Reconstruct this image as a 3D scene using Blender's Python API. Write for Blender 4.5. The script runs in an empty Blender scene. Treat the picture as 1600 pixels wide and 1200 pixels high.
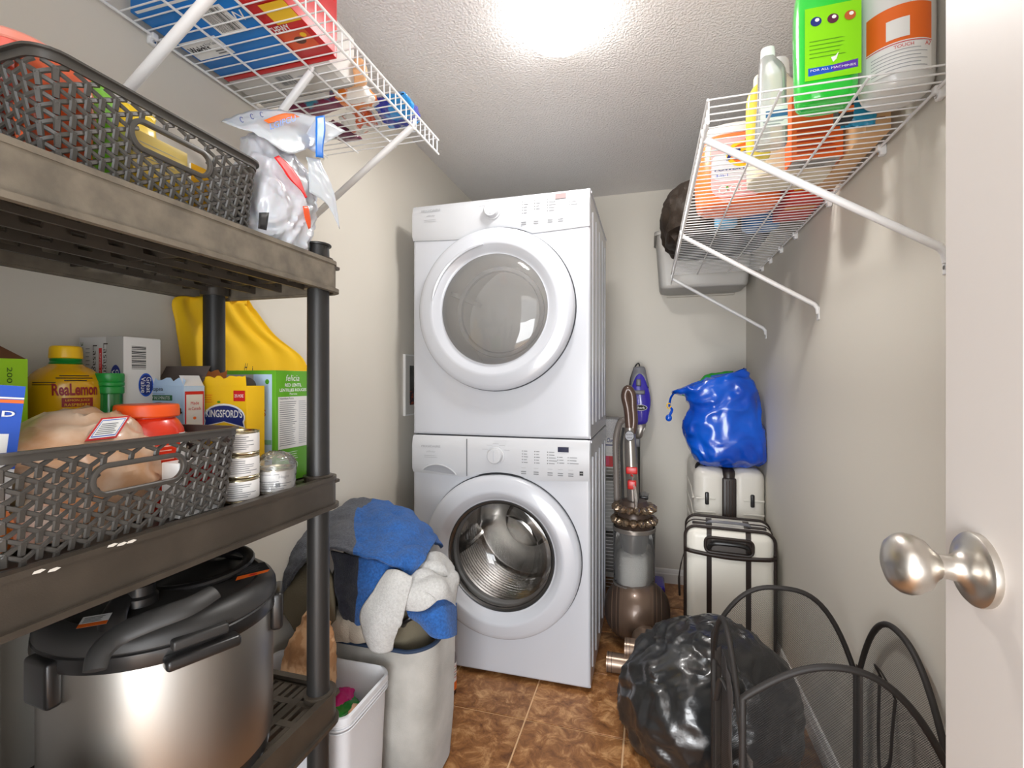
import bpy, bmesh, math, random
from mathutils import Vector, Matrix, noise
random.seed(7)
PI = math.pi
V = Vector
# ------------------------------------------------------------------ camera
FPX, CAMH = 750.0, 1.18
TH = math.atan(214 / FPX)
S_, C_ = math.sin(TH), math.cos(TH)
scene = bpy.context.scene
cam_d = bpy.data.cameras.new('camera')
cam = bpy.data.objects.new('camera', cam_d)
scene.collection.objects.link(cam)
cam.location = (0, 0, CAMH)
cam.rotation_euler = (PI / 2, 0, TH)
cam_d.sensor_width = 36.0
cam_d.lens = FPX / 1600 * 36
cam_d.shift_y = -5 / 1600
cam_d.clip_start = 0.02
scene.camera = cam
# ------------------------------------------------------------------ world, lights, exposure
world = bpy.data.worlds.new('world'); scene.world = world; world.use_nodes = True
world.node_tree.nodes['Background'].inputs[0].default_value = (0.93, 0.96, 1.0, 1)
world.node_tree.nodes['Background'].inputs[1].default_value = 3.0
scene.view_settings.view_transform = 'Standard'
scene.view_settings.look = 'None'
scene.view_settings.gamma = 1.0
scene.view_settings.use_curve_mapping = False
scene.view_settings.exposure = 0.08
def area(name, loc, target, size, size_y, power, color=(1, 1, 1)):
    d = bpy.data.lights.new(name, 'AREA'); d.shape = 'RECTANGLE'; d.size = size; d.size_y = size_y
    d.energy = power; d.color = color
    o = bpy.data.objects.new(name, d); scene.collection.objects.link(o); o.location = loc
    o.rotation_euler = (V(target) - V(loc)).to_track_quat('-Z', 'Y').to_euler()
    return o
area('fill_light', (-0.10, -2.0, .75), (-0.25, 2.0, 2.1), 1.9, 1.3, 105, (0.96, 0.98, 1.0))  # added fill light behind the camera, tilted up to brighten the ceiling
LAMP_STRENGTH = 14.0
LAMP_DISC_POWER = 7.5
DOOR_LIGHT = None

def P(px, py, X=None, Y=None, Z=None):
    """point of the room seen at a photo pixel, on one of the planes X=, Y= or Z="""
    u = (px - 800) / FPX; v = (595 - py) / FPX
    dx, dy, dz = -S_ + u * C_, C_ + u * S_, v
    t = X / dx if X is not None else (Y / dy if Y is not None else (Z - CAMH) / dz)
    return V((dx * t, dy * t, CAMH + dz * t))

# ------------------------------------------------------------------ materials
MATS = {}
def mat(name, color=(.8, .8, .8), rough=.5, metal=0.0, bump=None, var=None, emit=None, coat=0, sheen=0,
        spec=None, subs=0, aniso=0):
    """bump=(kind, scale, strength); var=(colour2, scale, lo, hi) noise mix"""
    if name in MATS: return MATS[name]
    m = bpy.data.materials.new(name); m.use_nodes = True
    nt = m.node_tree; N = nt.nodes; L = nt.links
    b = N['Principled BSDF']
    b.inputs['Base Color'].default_value = (*color, 1)
    b.inputs['Roughness'].default_value = rough
    b.inputs['Metallic'].default_value = metal
    if spec is not None: b.inputs['Specular IOR Level'].default_value = spec
    if coat: b.inputs['Coat Weight'].default_value = coat
    if sheen: b.inputs['Sheen Weight'].default_value = sheen
    if subs:
        b.inputs['Subsurface Weight'].default_value = subs; b.inputs['Subsurface Scale'].default_value = .02
    if aniso: b.inputs['Anisotropic'].default_value = aniso
    if emit: b.inputs['Emission Color'].default_value = (*color, 1); b.inputs['Emission Strength'].default_value = emit
    tc = None
    if bump or var:
        tc = N.new('ShaderNodeTexCoord')
    if var:
        c2, sc, lo, hi = var[:4]
        n = N.new('ShaderNodeTexNoise'); n.inputs['Scale'].default_value = sc; n.inputs['Detail'].default_value = 6
        L.new(tc.outputs['Object'], n.inputs['Vector'])
        r = N.new('ShaderNodeMapRange'); r.inputs[1].default_value = lo; r.inputs[2].default_value = hi
        L.new(n.outputs['Fac'], r.inputs[0])
        mx = N.new('ShaderNodeMix'); mx.data_type = 'RGBA'
        mx.inputs[6].default_value = (*color, 1); mx.inputs[7].default_value = (*c2, 1)
        L.new(r.outputs[0], mx.inputs[0]); L.new(mx.outputs[2], b.inputs['Base Color'])
    if bump:
        kind, sc, st = bump[:3]
        if kind == 'voronoi':
            n = N.new('ShaderNodeTexVoronoi'); out = 'Distance'
        elif kind == 'wave':
            n = N.new('ShaderNodeTexWave'); out = 'Fac'; n.inputs['Distortion'].default_value = 1.5
        else:
            n = N.new('ShaderNodeTexNoise'); out = 'Fac'; n.inputs['Detail'].default_value = 5
        n.inputs['Scale'].default_value = sc
        L.new(tc.outputs['Object'], n.inputs['Vector'])
        bp = N.new('ShaderNodeBump'); bp.inputs['Strength'].default_value = st
        bp.inputs['Distance'].default_value = bump[3] if len(bump) > 3 else .01
        L.new(n.outputs[out], bp.inputs['Height']); L.new(bp.outputs[0], b.inputs['Normal'])
    MATS[name] = m
    return m
def glass(name, tint=(1, 1, 1), rough=.02, gloss=.9, base=None, base_w=0.0):
    """thin clear sheet: tinted see-through plus fresnel gloss, optional milky body"""
    if name in MATS: return MATS[name]
    m = bpy.data.materials.new(name); m.use_nodes = True
    nt = m.node_tree; N = nt.nodes; L = nt.links
    N.remove(N['Principled BSDF']); out = N['Material Output']
    tr = N.new('ShaderNodeBsdfTransparent'); tr.inputs[0].default_value = (*tint, 1)
    gl = N.new('ShaderNodeBsdfGlossy'); gl.inputs['Roughness'].default_value = rough
    gl.inputs[0].default_value = (gloss, gloss, gloss, 1)
    body = tr
    if base:
        df = N.new('ShaderNodeBsdfDiffuse'); df.inputs[0].default_value = (*base, 1)
        mb = N.new('ShaderNodeMixShader'); mb.inputs[0].default_value = base_w
        L.new(tr.outputs[0], mb.inputs[1]); L.new(df.outputs[0], mb.inputs[2]); body = mb
    fr = N.new('ShaderNodeFresnel'); fr.inputs[0].default_value = 1.5
    mx = N.new('ShaderNodeMixShader')
    L.new(fr.outputs[0], mx.inputs[0]); L.new(body.outputs[0], mx.inputs[1]); L.new(gl.outputs[0], mx.inputs[2])
    L.new(mx.outputs[0], out.inputs[0])
    MATS[name] = m
    return m
def netmat(name, color, pitch, fill, rough=.6):
    """woven net: holes cut by a pattern in the sheet's own UV metres"""
    if name in MATS: return MATS[name]
    m = bpy.data.materials.new(name); m.use_nodes = True
    nt = m.node_tree; N = nt.nodes; L = nt.links
    b = N['Principled BSDF']; out = N['Material Output']
    b.inputs['Base Color'].default_value = (*color, 1); b.inputs['Roughness'].default_value = rough
    uv = N.new('ShaderNodeUVMap'); sp = N.new('ShaderNodeSeparateXYZ'); L.new(uv.outputs[0], sp.inputs[0])
    def mth(op, a, bb=None):
        n = N.new('ShaderNodeMath'); n.operation = op
        for i, q in enumerate((a, bb)):
            if q is None: continue
            if isinstance(q, (int, float)): n.inputs[i].default_value = q
            else: L.new(q, n.inputs[i])
        return n.outputs[0]
    k = PI / pitch
    a = mth('ABSOLUTE', mth('SINE', mth('MULTIPLY', mth('ADD', sp.outputs[0], sp.outputs[1]), k)))
    c = mth('ABSOLUTE', mth('SINE', mth('MULTIPLY', mth('SUBTRACT', sp.outputs[0], sp.outputs[1]), k)))
    hole = mth('GREATER_THAN', mth('MINIMUM', a, c), fill)
    tr = N.new('ShaderNodeBsdfTransparent'); mx = N.new('ShaderNodeMixShader')
    L.new(hole, mx.inputs[0]); L.new(b.outputs[0], mx.inputs[1]); L.new(tr.outputs[0], mx.inputs[2])
    L.new(mx.outputs[0], out.inputs[0])
    MATS[name] = m
    return m

# ------------------------------------------------------------------ mesh building
WLOC = {}
def lerp(a, b, t): return a + (b - a) * t
def rrect(x0, y0, x1, y1, r, n=5):
    p = []
    for cx, cy, a0 in ((x1 - r, y1 - r, 0), (x0 + r, y1 - r, 90), (x0 + r, y0 + r, 180), (x1 - r, y0 + r, 270)):
        for i in range(n + 1):
            a = math.radians(a0 + 90 * i / n); p.append((cx + r * math.cos(a), cy + r * math.sin(a)))
    return p
def basis(d):
    d = V(d).normalized(); u = V((0, 0, 1)) if abs(d.z) < .9 else V((1, 0, 0))
    a = d.cross(u).normalized(); b = a.cross(d).normalized()
    return a, b, d
def catmull(pts, n):
    """smooth polyline through pts (list of Vectors)"""
    pts = [V(p) for p in pts]; out = []
    q = [pts[0] * 2 - pts[1]] + pts + [pts[-1] * 2 - pts[-2]]
    for i in range(len(pts) - 1):
        a, b, c, d = q[i:i + 4]
        for k in range(n):
            t = k / n
            out.append(.5 * ((2 * b) + (c - a) * t + (2 * a - 5 * b + 4 * c - d) * t * t + (3 * b - a - 3 * c + d) * t ** 3))
    out.append(pts[-1])
    return out
class G:
    def __init__(self): self.v = []; self.f = []; self.mi = []; self.mats = []; self.uv = {}; self.sm = []
    def _m(self, m):
        if m not in self.mats: self.mats.append(m)
        return self.mats.index(m)
    def add(self, vs, fs, m, smooth=True):
        o = len(self.v); self.v += [V(x) for x in vs]; k = self._m(m)
        for f in fs: self.f.append([i + o for i in f]); self.mi.append(k); self.sm.append(smooth)
        return self
    def obox(self, o, a, b, c, m):
        o, a, b, c = V(o), V(a), V(b), V(c)
        vs = [o, o + a, o + a + b, o + b, o + c, o + a + c, o + a + b + c, o + b + c]
        fs = [(0, 3, 2, 1), (4, 5, 6, 7), (0, 1, 5, 4), (1, 2, 6, 5), (2, 3, 7, 6), (3, 0, 4, 7)]
        if a.cross(b).dot(c) < 0: fs = [f[::-1] for f in fs]
        return self.add(vs, fs, m, False)
    def box(self, lo, hi, m):
        lo, hi = V(lo), V(hi); d = hi - lo
        return self.obox(lo, (d.x, 0, 0), (0, d.y, 0), (0, 0, d.z), m)
    def rbox(self, lo, hi, r, m, seg=3, M=None):
        lo, hi = V(lo), V(hi); c = (lo + hi) / 2; d = hi - lo
        bm = bmesh.new(); bmesh.ops.create_cube(bm, size=1)
        bmesh.ops.scale(bm, vec=d, verts=bm.verts)
        r = min(r, min(d) * .499)
        bmesh.ops.bevel(bm, geom=list(bm.edges), offset=r, segments=seg, profile=.5, affect='EDGES')
        bmesh.ops.translate(bm, vec=c, verts=bm.verts)
        if M: bmesh.ops.transform(bm, matrix=M, verts=bm.verts)
        bm.verts.index_update()
        self.add([v.co.copy() for v in bm.verts], [[v.index for v in f.verts] for f in bm.faces], m); bm.free()
        return self
    def cyl(self, p0, p1, r0, m, r1=None, n=16, caps=True):
        p0, p1 = V(p0), V(p1); r1 = r0 if r1 is None else r1
        a, b, d = basis(p1 - p0); vs = []
        for p, r in ((p0, r0), (p1, r1)):
            for i in range(n):
                t = 2 * PI * i / n; vs.append(p + (a * math.cos(t) + b * math.sin(t)) * r)
        fs = [((i + 1) % n, i, n + i, n + (i + 1) % n)[::-1] for i in range(n)]
        if caps: fs += [list(range(n)), list(range(n, 2 * n))[::-1]]
        return self.add(vs, fs, m)
    def tube(self, pts, r, m, n=8, closed=False, flat=1.0):
        pts = [V(p) for p in pts]; N = len(pts); vs = []; up = None
        rr = r if isinstance(r, (list, tuple)) else [r] * N
        for i, p in enumerate(pts):
            if closed: d = pts[(i + 1) % N] - pts[i - 1]
            else: d = pts[min(i + 1, N - 1)] - pts[max(i - 1, 0)]
            d.normalize()
            if up is None: a, b, _ = basis(d)
            else:
                b = (up - d * up.dot(d)).normalized(); a = d.cross(b).normalized()
            up = b
            for k in range(n):
                t = 2 * PI * k / n; vs.append(p + (a * math.cos(t) + b * math.sin(t) * flat) * rr[i])
        fs = []
        for i in range(N if closed else N - 1):
            j = (i + 1) % N
            for k in range(n):
                l = (k + 1) % n; fs.append((i * n + k, i * n + l, j * n + l, j * n + k))
        if not closed: fs += [list(range(n))[::-1], list(range((N - 1) * n, N * n))]
        return self.add(vs, fs, m)
    def lathe(self, prof, c, m, axis=(0, 0, 1), n=32, cap=True, sx=1.0, sy=1.0, a=None):
        """prof = [(radius, height)] ; m a material or list per segment"""
        c = V(c); d = V(axis).normalized()
        if abs(d.z) > .99: aa, b = V((1, 0, 0)), V((0, 1, 0))
        elif a is not None: aa = V(a).normalized(); b = d.cross(aa).normalized()
        else: aa, b, _ = basis(d)
        vs = []
        for r, h in prof:
            for i in range(n):
                t = 2 * PI * i / n; vs.append(c + d * h + aa * math.cos(t) * r * sx + b * math.sin(t) * r * sy)
        flip = aa.cross(b).dot(d) < 0
        for j in range(len(prof) - 1):
            mm = m[j] if isinstance(m, (list, tuple)) else m
            if mm is None: continue
            fs = [(j * n + i, j * n + (i + 1) % n, (j + 1) * n + (i + 1) % n, (j + 1) * n + i) for i in range(n)]
            o = len(self.v)
            k = self._m(mm)
            for f in fs:
                f = f[::-1] if flip else f
                self.f.append([q + o for q in f]); self.mi.append(k); self.sm.append(True)
        o = len(self.v)
        if cap:
            for j in (0, len(prof) - 1):
                if prof[j][0] > 1e-5:
                    mm = m[min(j, len(m) - 1)] if isinstance(m, (list, tuple)) else m
                    self.f.append([o + j * n + i for i in range(n)][::(-1 if j == 0 else 1)]); self.mi.append(self._m(mm)); self.sm.append(False)
        self.v += vs
        return self
    def prism(self, poly, o, r, u, depth, m):
        o, r, u = V(o), V(r), V(u); d = r.cross(u).normalized() * depth; n = len(poly)
        vs = [o + r * x + u * y for x, y in poly]; vs += [p + d for p in vs]
        fs = [list(range(n))[::-1], list(range(n, 2 * n))] + [(i, (i + 1) % n, n + (i + 1) % n, n + i) for i in range(n)]
        if depth < 0: fs = [f[::-1] for f in fs]
        return self.add(vs, fs, m)
    def ring(self, outer, inner, z0, z1, m, fn=None):
        """wall between two closed outlines of equal count, z0..z1"""
        n = len(outer); fn = fn or (lambda x, y, z: V((x, y, z)))
        vs = [fn(*p, z) for z in (z0, z1) for q in (outer, inner) for p in q]
        fs = []
        for i in range(n):
            j = (i + 1) % n
            fs += [(i, j, 2 * n + j, 2 * n + i), (n + j, n + i, 3 * n + i, 3 * n + j), (2 * n + i, 2 * n + j, 3 * n + j, 3 * n + i), (j, i, n + i, n + j)]
        return self.add(vs, fs, m)
    def ell(self, c, r, m, n=16, k=10):
        c = V(c); r = V(r) if hasattr(r, '__len__') else V((r, r, r)); vs = [c + V((0, 0, -r.z))]
        for j in range(1, k):
            ph = -PI / 2 + PI * j / k
            for i in range(n):
                t = 2 * PI * i / n; vs.append(c + V((math.cos(t) * math.cos(ph) * r.x, math.sin(t) * math.cos(ph) * r.y, math.sin(ph) * r.z)))
        vs.append(c + V((0, 0, r.z))); fs = []
        for i in range(n):
            fs.append((0, 1 + (i + 1) % n, 1 + i)); fs.append((len(vs) - 1, 1 + (k - 2) * n + i, 1 + (k - 2) * n + (i + 1) % n))
            for j in range(k - 2):
                a = 1 + j * n; fs.append((a + i, a + (i + 1) % n, a + n + (i + 1) % n, a + n + i))
        return self.add(vs, fs, m)
    def grid(self, rows, m, uvs=None, closed=False):
        nr, nc = len(rows), len(rows[0]); o = len(self.v)
        vs = [p for r in rows for p in r]; fs = []
        for j in range(nr - 1):
            for i in range(nc if closed else nc - 1):
                k = (i + 1) % nc
                fs.append((j * nc + i, j * nc + k, (j + 1) * nc + k, (j + 1) * nc + i))
        self.add(vs, fs, m)
        if uvs:
            for j in range(nr):
                for i in range(nc): self.uv[o + j * nc + i] = uvs[j][i]
        return self
    def text(self, s, o, r, u, h, m, w=None, align='C', off=.0007, fn=None, shear=0, bold=0, extrude=0):
        """lettering of cap height h (width w if given) centred at o on the plane r,u"""
        vs, fs = text_mesh(s, shear, bold)
        if not vs: return self
        x0 = min(v[0] for v in vs); x1 = max(v[0] for v in vs); y0 = min(v[1] for v in vs); y1 = max(v[1] for v in vs)
        sy = h / max(y1 - y0, 1e-6); sx = (w / (x1 - x0)) if w else sy
        ax = {'C': (x0 + x1) / 2, 'L': x0, 'R': x1}[align]; ay = (y0 + y1) / 2
        if fn is None:
            o, r, u = V(o), V(r).normalized(), V(u).normalized(); nrm = r.cross(u).normalized() * off
            fn = lambda x, y: o + r * x + u * y + nrm
        return self.add([fn((v[0] - ax) * sx, (v[1] - ay) * sy) for v in vs], fs, m, False)
    def build(self, name, root=None, kind=None, label=None, ang=35, solid=None, subdiv=0):
        me = bpy.data.meshes.new(name); off = WLOC.get(root.name, V((0, 0, 0))) if root else V((0, 0, 0))
        if root is None:
            xs = [v.x for v in self.v]; ys = [v.y for v in self.v]; zs = [v.z for v in self.v]
            off = V(((min(xs) + max(xs)) / 2, (min(ys) + max(ys)) / 2, min(zs)))
        me.from_pydata([v - off for v in self.v], [], self.f)
        for m in self.mats: me.materials.append(m)
        me.polygons.foreach_set('material_index', self.mi); me.polygons.foreach_set('use_smooth', self.sm)
        if self.uv:
            ul = me.uv_layers.new(name='UVMap')
            for lp in me.loops: ul.data[lp.index].uv = self.uv.get(lp.vertex_index, (0, 0))
        me.update()
        if any(self.sm): me.set_sharp_from_angle(angle=math.radians(ang))
        ob = bpy.data.objects.new(name, me); scene.collection.objects.link(ob)
        if root: ob.parent = root
        else: ob.location = off
        WLOC[ob.name] = off
        if kind: ob['kind'] = kind
        if label: ob['label'] = label
        if solid:
            md = ob.modifiers.new('thickness', 'SOLIDIFY'); md.thickness = solid; md.offset = -1
        if subdiv:
            md = ob.modifiers.new('smooth', 'SUBSURF'); md.levels = subdiv; md.render_levels = subdiv
        return ob
TXT = {}
def text_mesh(s, shear, bold):
    key = (s, shear, bold)
    if key in TXT: return TXT[key]
    cu = bpy.data.curves.new('lettering', 'FONT'); cu.body = s; cu.resolution_u = 3; cu.shear = shear; cu.offset = bold
    cu.align_x = 'CENTER'
    ob = bpy.data.objects.new('lettering', cu); me = ob.to_mesh()
    vs = [(v.co.x, v.co.y) for v in me.vertices]; fs = [list(p.vertices) for p in me.polygons]
    ob.to_mesh_clear(); bpy.data.objects.remove(ob); bpy.data.curves.remove(cu)
    TXT[key] = (vs, fs)
    return TXT[key]
class Face:
    """flat print on a surface: origin bottom-left, right, up (metres)"""
    def __init__(s, o, r, u, w=None, h=None):
        s.o = V(o); s.r = V(r).normalized(); s.u = V(u).normalized(); s.n = s.r.cross(s.u).normalized(); s.g = G(); s.k = 0; s.w = w; s.h = h
    def pt(s, x, y, k=None):
        if s.w: x *= s.w; y *= s.h
        return s.o + s.r * x + s.u * y + s.n * (.0006 + .00025 * (s.k if k is None else k))
    def rect(s, x0, y0, x1, y1, m):
        s.g.add([s.pt(x0, y0), s.pt(x1, y0), s.pt(x1, y1), s.pt(x0, y1)], [(0, 1, 2, 3)], m, False); s.k += 1; return s
    def poly(s, pts, m):
        s.g.add([s.pt(*p) for p in pts], [list(range(len(pts)))], m, False); s.k += 1; return s
    def disc(s, x, y, rx, ry, m, n=24):
        return s.poly([(x + rx * math.cos(2 * PI * i / n), y + ry * math.sin(2 * PI * i / n)) for i in range(n)], m)
    def lines(s, x0, y0, x1, y1, n, m, ragged=.3, fill=.45):
        st = (y1 - y0) / n; rnd = random.Random(int(1e4 * (x0 + y1)))
        for i in range(n):
            y = y0 + st * i; s.g.add([s.pt(x0, y), s.pt(x1 - (x1 - x0) * ragged * rnd.random(), y), s.pt(x1 - (x1 - x0) * ragged * rnd.random(), y + st * fill), s.pt(x0, y + st * fill)], [(0, 1, 2, 3)], m, False)
        return s
    def bars(s, x0, y0, x1, y1, n, m):
        rnd = random.Random(n); st = (x1 - x0) / n
        for i in range(n):
            a = x0 + st * i; b = a + st * rnd.choice((.3, .45, .7))
            s.g.add([s.pt(a, y0), s.pt(b, y0), s.pt(b, y1), s.pt(a, y1)], [(0, 1, 2, 3)], m, False)
        return s
    def txt(s, t, x, y, h, m, w=None, align='C', rot=0, shear=0, bold=0):
        r, u = s.r, s.u
        if s.w: h *= s.h if rot in (0, 180) else s.w; w = w * (s.w if rot in (0, 180) else s.h) if w else None
        if rot: a = math.radians(rot); r, u = s.r * math.cos(a) + s.u * math.sin(a), s.u * math.cos(a) - s.r * math.sin(a)
        s.g.text(t, s.pt(x, y, s.k + 1), r, u, h, m, w, align, off=0, shear=shear, bold=bold); return s
    def done(s, root, name='printed_label', label=None): return s.g.build(name, root, label=label)
def thing(name, label, cat, loc, group=None):
    o = bpy.data.objects.new(name, None); scene.collection.objects.link(o); o.location = loc; o.empty_display_size = .05
    WLOC[o.name] = V(loc); o['label'] = label; o['category'] = cat
    if group: o['group'] = group
    return o
def tag(o, label, cat, group=None):
    o['label'] = label; o['category'] = cat
    if group: o['group'] = group
    return o
def structure(g, name, root=None, **k):
    o = g.build(name, root, **k)
    if not root: o['kind'] = 'structure'
    return o
def clone(o, d, parent=None):
    c = o.copy(); scene.collection.objects.link(c)
    if parent: c.parent = parent
    c.location = V(o.location) + V(d); return c
def clone_thing(o, loc, label, group=None):
    c = o.copy(); scene.collection.objects.link(c); c.location = loc; c['label'] = label
    if group: c['group'] = group
    WLOC[c.name] = V(loc)
    for ch in o.children:
        d = ch.copy(); scene.collection.objects.link(d); d.parent = c
        for s in ch.children:
            e = s.copy(); scene.collection.objects.link(e); e.parent = d
    return c
def patch(ctrl, nu, nv):
    """smooth sheet through a grid of control points -> rows of points"""
    rows = [catmull(r, nu) for r in ctrl]
    cols = [catmull([r[i] for r in rows], nv) for i in range(len(rows[0]))]
    return [[cols[i][j] for i in range(len(cols))] for j in range(len(cols[0]))]
def wrinkle(rows, amp, sc, seed=0, ridge=True, closed=False, amp2=0, sc2=1):
    nr, nc = len(rows), len(rows[0]); out = []
    for j in range(nr):
        o = []
        for i in range(nc):
            p = rows[j][i]
            if closed: a = rows[j][(i + 1) % nc] - rows[j][i - 1]
            else: a = rows[j][min(i + 1, nc - 1)] - rows[j][max(i - 1, 0)]
            b = rows[min(j + 1, nr - 1)][i] - rows[max(j - 1, 0)][i]
            n = a.cross(b)
            n = n.normalized() if n.length > 1e-9 else V((0, 0, 1))
            q = p * sc + V((seed * 3.1, seed * 1.7, seed))
            w = V((noise.noise(q * .7 + V((9, 0, 0))), noise.noise(q * .7 + V((0, 9, 0))), noise.noise(q * .7)))
            d = noise.noise(q + w * 1.2)
            if ridge: d = 1 - 2.2 * abs(d) - .6
            d *= amp
            if amp2: d += amp2 * noise.noise(p * sc2 + V((seed, 5, 2)))
            o.append(p + n * d)
        out.append(o)
    return out
def superring(c, a, b, n, e=2.0):
    out = []
    for i in range(n):
        t = 2 * PI * i / n; ct, st = math.cos(t), math.sin(t)
        out.append(V(c) + V(a) * (abs(ct) ** (2 / e) * (1 if ct > 0 else -1)) + V(b) * (abs(st) ** (2 / e) * (1 if st > 0 else -1)))
    return out
def sack(rings, n=64, k=6, e=2.4):
    """rings = [(centre, half-width vector, half-depth vector)] bottom to top -> closed rows"""
    C = catmull([r[0] for r in rings], k); A = catmull([r[1] for r in rings], k); B = catmull([r[2] for r in rings], k)
    return [superring(c, a, b, n, e) for c, a, b in zip(C, A, B)]
def capped(g, rows, m, top=True, bottom=True):
    n = len(rows[0]); g.grid(rows, m, closed=True); o = len(g.v) - len(rows) * n
    k = g._m(m)
    if bottom: g.f.append([o + i for i in range(n)][::-1]); g.mi.append(k); g.sm.append(True)
    if top: g.f.append([len(g.v) - n + i for i in range(n)]); g.mi.append(k); g.sm.append(True)
    return g
# ------------------------------------------------------------------ shared materials
def srgb(r, g, b):
    f = lambda c: (c / 255 / 12.92) if c / 255 <= .04045 else ((c / 255 + .055) / 1.055) ** 2.4
    return (f(r), f(g), f(b))
M_wall = mat('painted_wall', srgb(219, 214, 203), .75, bump=('noise', 260, .06, .003))
M_ceil = mat('stippled_ceiling', srgb(238, 235, 233), .9, bump=('noise', 120, 1.0, .008))
M_trim = mat('white_trim', srgb(236, 234, 230), .4)
M_enamel = mat('white_enamel', srgb(196, 199, 206), .22, coat=.3)
M_enamel2 = mat('white_plastic', srgb(198, 200, 204), .35)
M_wire = mat('white_coated_wire', srgb(238, 238, 238), .35)
M_black = mat('black_plastic', srgb(40, 39, 38), .42, bump=('noise', 400, .15, .001))
M_rack = mat('rack_plastic', srgb(62, 55, 47), .42, bump=('noise', 500, .25, .001), var=(srgb(74, 66, 57), 14, .4, .7))
M_dusty = mat('dusty_rack_plastic', srgb(98, 90, 78), .7, bump=('noise', 500, .25, .001), var=(srgb(122, 112, 97), 26, .35, .65))
M_basket = mat('basket_plastic', srgb(72, 69, 65), .38)
M_ink = mat('black_ink', srgb(28, 28, 30), .6)
M_inkg = mat('grey_ink', srgb(120, 122, 125), .6)
M_inkl = mat('light_grey_ink', srgb(170, 172, 176), .6)
M_white = mat('white_print', srgb(240, 240, 238), .5)
M_red = mat('red_print', srgb(205, 30, 34), .45)
M_yel = mat('yellow_print', srgb(247, 200, 20), .5)
M_blue = mat('blue_print', srgb(24, 82, 190), .45)
M_navy = mat('navy_print', srgb(28, 44, 120), .45)
M_green = mat('green_print', srgb(70, 150, 30), .5)
M_orange = mat('orange_print', srgb(240, 110, 30), .5)
M_steel = mat('brushed_steel', srgb(172, 168, 162), .36, 1.0, aniso=.5)
M_chrome = mat('chrome', srgb(210, 210, 212), .12, 1.0)
M_kraft = mat('brown_cardboard', srgb(150, 112, 78), .8)
M_clear = glass('clear_film', (.97, .97, .97), .12, .9, (.9, .9, .9), .12)
# ================================================================== SETTING
XL, XR, YB, YF, ZC = -1.06, 0.524, 2.951, -0.17, 2.30
# floor: a mortar bed with one tile object per tile
g = G(); g.box((XL - .1, YF - 1.6, -.06), (XR + .1, YB + .1, -.0035), mat('grout', srgb(228, 190, 146), .8))
floor = structure(g, 'floor')
def tile_material():
    m = bpy.data.materials.new('brown_stone_tile'); m.use_nodes = True
    nt = m.node_tree; N = nt.nodes; L = nt.links; b = N['Principled BSDF']
    tc = N.new('ShaderNodeTexCoord'); oi = N.new('ShaderNodeObjectInfo')
    geo = N.new('ShaderNodeNewGeometry')
    n1 = N.new('ShaderNodeTexNoise'); n1.inputs['Scale'].default_value = 17; n1.inputs['Detail'].default_value = 12; n1.inputs['Roughness'].default_value = .72
    n1.inputs['Distortion'].default_value = .6
    L.new(geo.outputs['Position'], n1.inputs['Vector'])
    r = N.new('ShaderNodeValToRGB'); e = r.color_ramp.elements
    e[0].position = .3; e[0].color = (*srgb(92, 52, 24), 1); e[1].position = .68; e[1].color = (*srgb(222, 172, 118), 1)
    x = e.new(.5); x.color = (*srgb(158, 106, 60), 1)
    L.new(n1.outputs['Fac'], r.inputs[0])
    mx = N.new('ShaderNodeMix'); mx.data_type = 'RGBA'; mx.blend_type = 'MULTIPLY'; mx.inputs[0].default_value = 1
    rr = N.new('ShaderNodeMapRange'); rr.inputs[3].default_value = .82; rr.inputs[4].default_value = 1.1
    L.new(oi.outputs['Random'], rr.inputs[0]); L.new(r.outputs[0], mx.inputs[6]); L.new(rr.outputs[0], mx.inputs[7])
    L.new(mx.outputs[2], b.inputs['Base Color']); b.inputs['Roughness'].default_value = .38
    bp = N.new('ShaderNodeBump'); bp.inputs['Strength'].default_value = .15; bp.inputs['Distance'].default_value = .004
    L.new(n1.outputs['Fac'], bp.inputs['Height']); L.new(bp.outputs[0], b.inputs['Normal'])
    return m
M_tile = tile_material()
TS, TX0, TY0, GR = .335, -.415, 1.621, .006
for i in range(-3, 4):
    for j in range(-8, 5):
        x0, x1 = max(XL, TX0 + TS * i), min(XR, TX0 + TS * (i + 1)); y0, y1 = max(YF - 1.2, TY0 + TS * j), min(YB, TY0 + TS * (j + 1))
        if x1 - x0 < .02 or y1 - y0 < .02: continue
        g = G(); a, b, h = GR / 2, .0015, 0.0
        lo = [(x0 + a, y0 + a), (x1 - a, y0 + a), (x1 - a, y1 - a), (x0 + a, y1 - a)]
        hi = [(x0 + a + b, y0 + a + b), (x1 - a - b, y0 + a + b), (x1 - a - b, y1 - a - b), (x0 + a + b, y1 - a - b)]
        g.add([(*p, -.004) for p in lo] + [(*p, -.001) for p in lo] + [(*p, 0) for p in hi],
              [(0, 1, 5, 4), (1, 2, 6, 5), (2, 3, 7, 6), (3, 0, 4, 7), (4, 5, 9, 8), (5, 6, 10, 9), (6, 7, 11, 10), (7, 4, 8, 11), (8, 9, 10, 11)], M_tile, False)
        g.build('tile', floor)
g = G(); g.box((XL - .1, YF - 1.6, ZC), (XR + .1, YB + .1, ZC + .08), M_ceil); structure(g, 'ceiling')
g = G(); g.box((XL - .1, YF - .12, 0), (XL, YB + .1, ZC), M_wall); structure(g, 'wall_left')
g = G(); g.box((XR, YF - .12, 0), (XR + .1, YB + .1, ZC), M_wall); structure(g, 'wall_right')
g = G(); g.box((XL, YB, 0), (XR, YB + .1, ZC), M_wall); structure(g, 'wall_back')
g = G(); g.box((XL, YF - .12, 0), (-.50, YF, ZC), M_wall); g.box((.345, YF - .12, 0), (XR, YF, ZC), M_wall); g.box((-.50, YF - .12, 2.06), (.345, YF, ZC), M_wall)
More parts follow.
